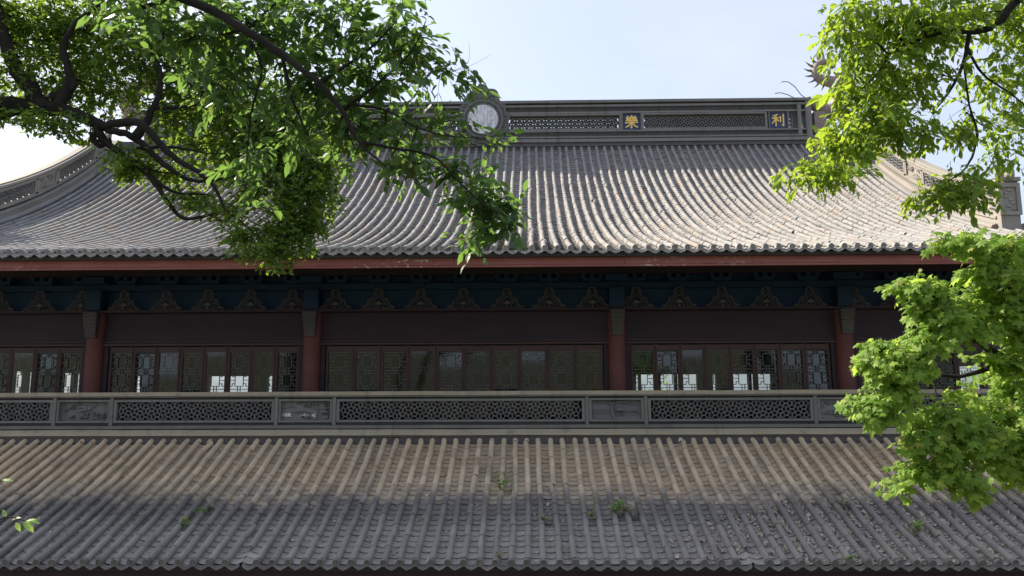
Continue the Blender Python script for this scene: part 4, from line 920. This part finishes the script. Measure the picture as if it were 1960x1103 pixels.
# weeds rooted between the tiles of the lower roof
def roof_point(px, py):
    d = at(px, py, 1.0)                   # walk along the sight line to the tiles
    for k in range(900):
        p = d*(10.5+k*.008); z = np.interp(p.y, PL.P[:,0], PL.P[:,1])
        if p.z <= z and p.y > LY: return Vector((p.x, p.y, float(z)))
    return Vector((0, 14, -2))
wl = small_leaf()
def weed(px, py, hgt, n, sz, mat, label):
    hgt *= 1.5; sz *= 1.9
    p = roof_point(px, py); t = thing("weed", label, "weed", p, "weeds rooted on the lower roof"); b = MB(); LM = []
    for k in range(max(3, n//6)):
        a = random.uniform(0, 6.28); q = Vector((math.cos(a)*hgt*.35, math.sin(a)*hgt*.3, hgt*random.uniform(.6,1))); b.tube([p, p+q*.5+Vector((0,0,.02)), p+q], [.004,.003,.002], 4)
        for j in range(6):
            f = .35+.65*j/5; c = p+q*f; aa = random.uniform(0, 6.28); M = Matrix.Translation(c) @ Matrix.Rotation(aa, 4, 'Z') @ Matrix.Rotation(random.uniform(-.2,.7), 4, 'X') @ Matrix.Scale(sz*random.uniform(.7,1.2), 4); LM.append(np.array(M))
    obj("stem", b, mat, t); me = mesh("leaf", *wl, mat)
    for M in LM: inst("leaf", me, M, t)
GRN = MT['leaf_weed']; DRY = m_leaf("dry_weed_leaf", (.26,.25,.18), (.36,.35,.27), (.4,.38,.3), .2)
for a in ((961,945,.26,30,.075,GRN,"tall fresh green weed on the dust line near the roof's middle"),
          (1183,988,.17,30,.075,GRN,"bushy bright green weed right of the roof's middle"),
          (1208,992,.18,24,.065,DRY,"half withered pale weed next to the bushy green one"),
          (1133,996,.12,18,.06,GRN,"small green weed left of the bushy green one"),
          (384,988,.10,18,.06,GRN,"broad leaved seedling on a cap tile ridge, upper of two at left"),
          (352,1010,.12,20,.06,GRN,"pale green seedling trailing down the channel at left"),
          (405,978,.08,12,.055,DRY,"grey green seedling topmost of the left group"),
          (1046,1003,.09,16,.055,DRY,"small grey withered weed between two cap rows, left of the green weeds"),
          (958,1072,.09,16,.05,DRY,"dry tuft in the channel just above the eave tiles"),
          (1612,975,.12,24,.06,DRY,"olive tuft above the leaf litter at right"),
          (1755,1022,.14,26,.07,GRN,"grey green weed among the leaf litter at right"),
          (1622,1078,.07,14,.05,GRN,"yellow green tuft between eave tiles at right")): weed(*a)

# dead leaves lying in the tile channels at the right
Vl = np.array([(-.4,-.5,.0),(.4,-.5,.12),(.5,.5,.0),(-.3,.6,.16),(0,0,-.08)]); Tl = np.array([(0,1,4),(1,2,4),(2,3,4),(3,0,4)])
P = []
for i in range(9, 42):
    x = x_lo+(i+.5)*SP; dens = min(1, max(0, (i-10)/10.0)); nleaves = int(20+330*dens)
    smax = 1.0+1.5*dens*random.uniform(.6,1.1); smin = 0.0 if random.random() > .3 else random.uniform(0,.5)
    for _ in range(nleaves):
        s = smin+(smax-smin)*random.random()**.9
        if math.sin(s*5.3+i*2.1)+math.sin(s*11+i) > 1.15: continue
        P.append((x+random.gauss(0,.034), s))
for _ in range(900): i = random.randint(-36, 30); P.append((x_lo+(i+.5)*SP+random.gauss(0,.04), random.uniform(0,3.9)))
P = np.array(P); yy, zz, aa = PL(P[:,1]); N = len(P)
M = mats(np.stack([P[:,0], yy, zz-.034+rng.uniform(0,.028,N)],1), rx(aa) @ rz(rng.uniform(0,6.28,N)) @ rx(rng.normal(0,.6,N)), np.exp(rng.normal(0,.3,N))*.030)
obj("leaf_litter", bake(Vl, Tl, M), MT['litter'], None, kind='stuff', label="dry fallen leaves lying in the tile channels at the lower right", category="leaf litter")
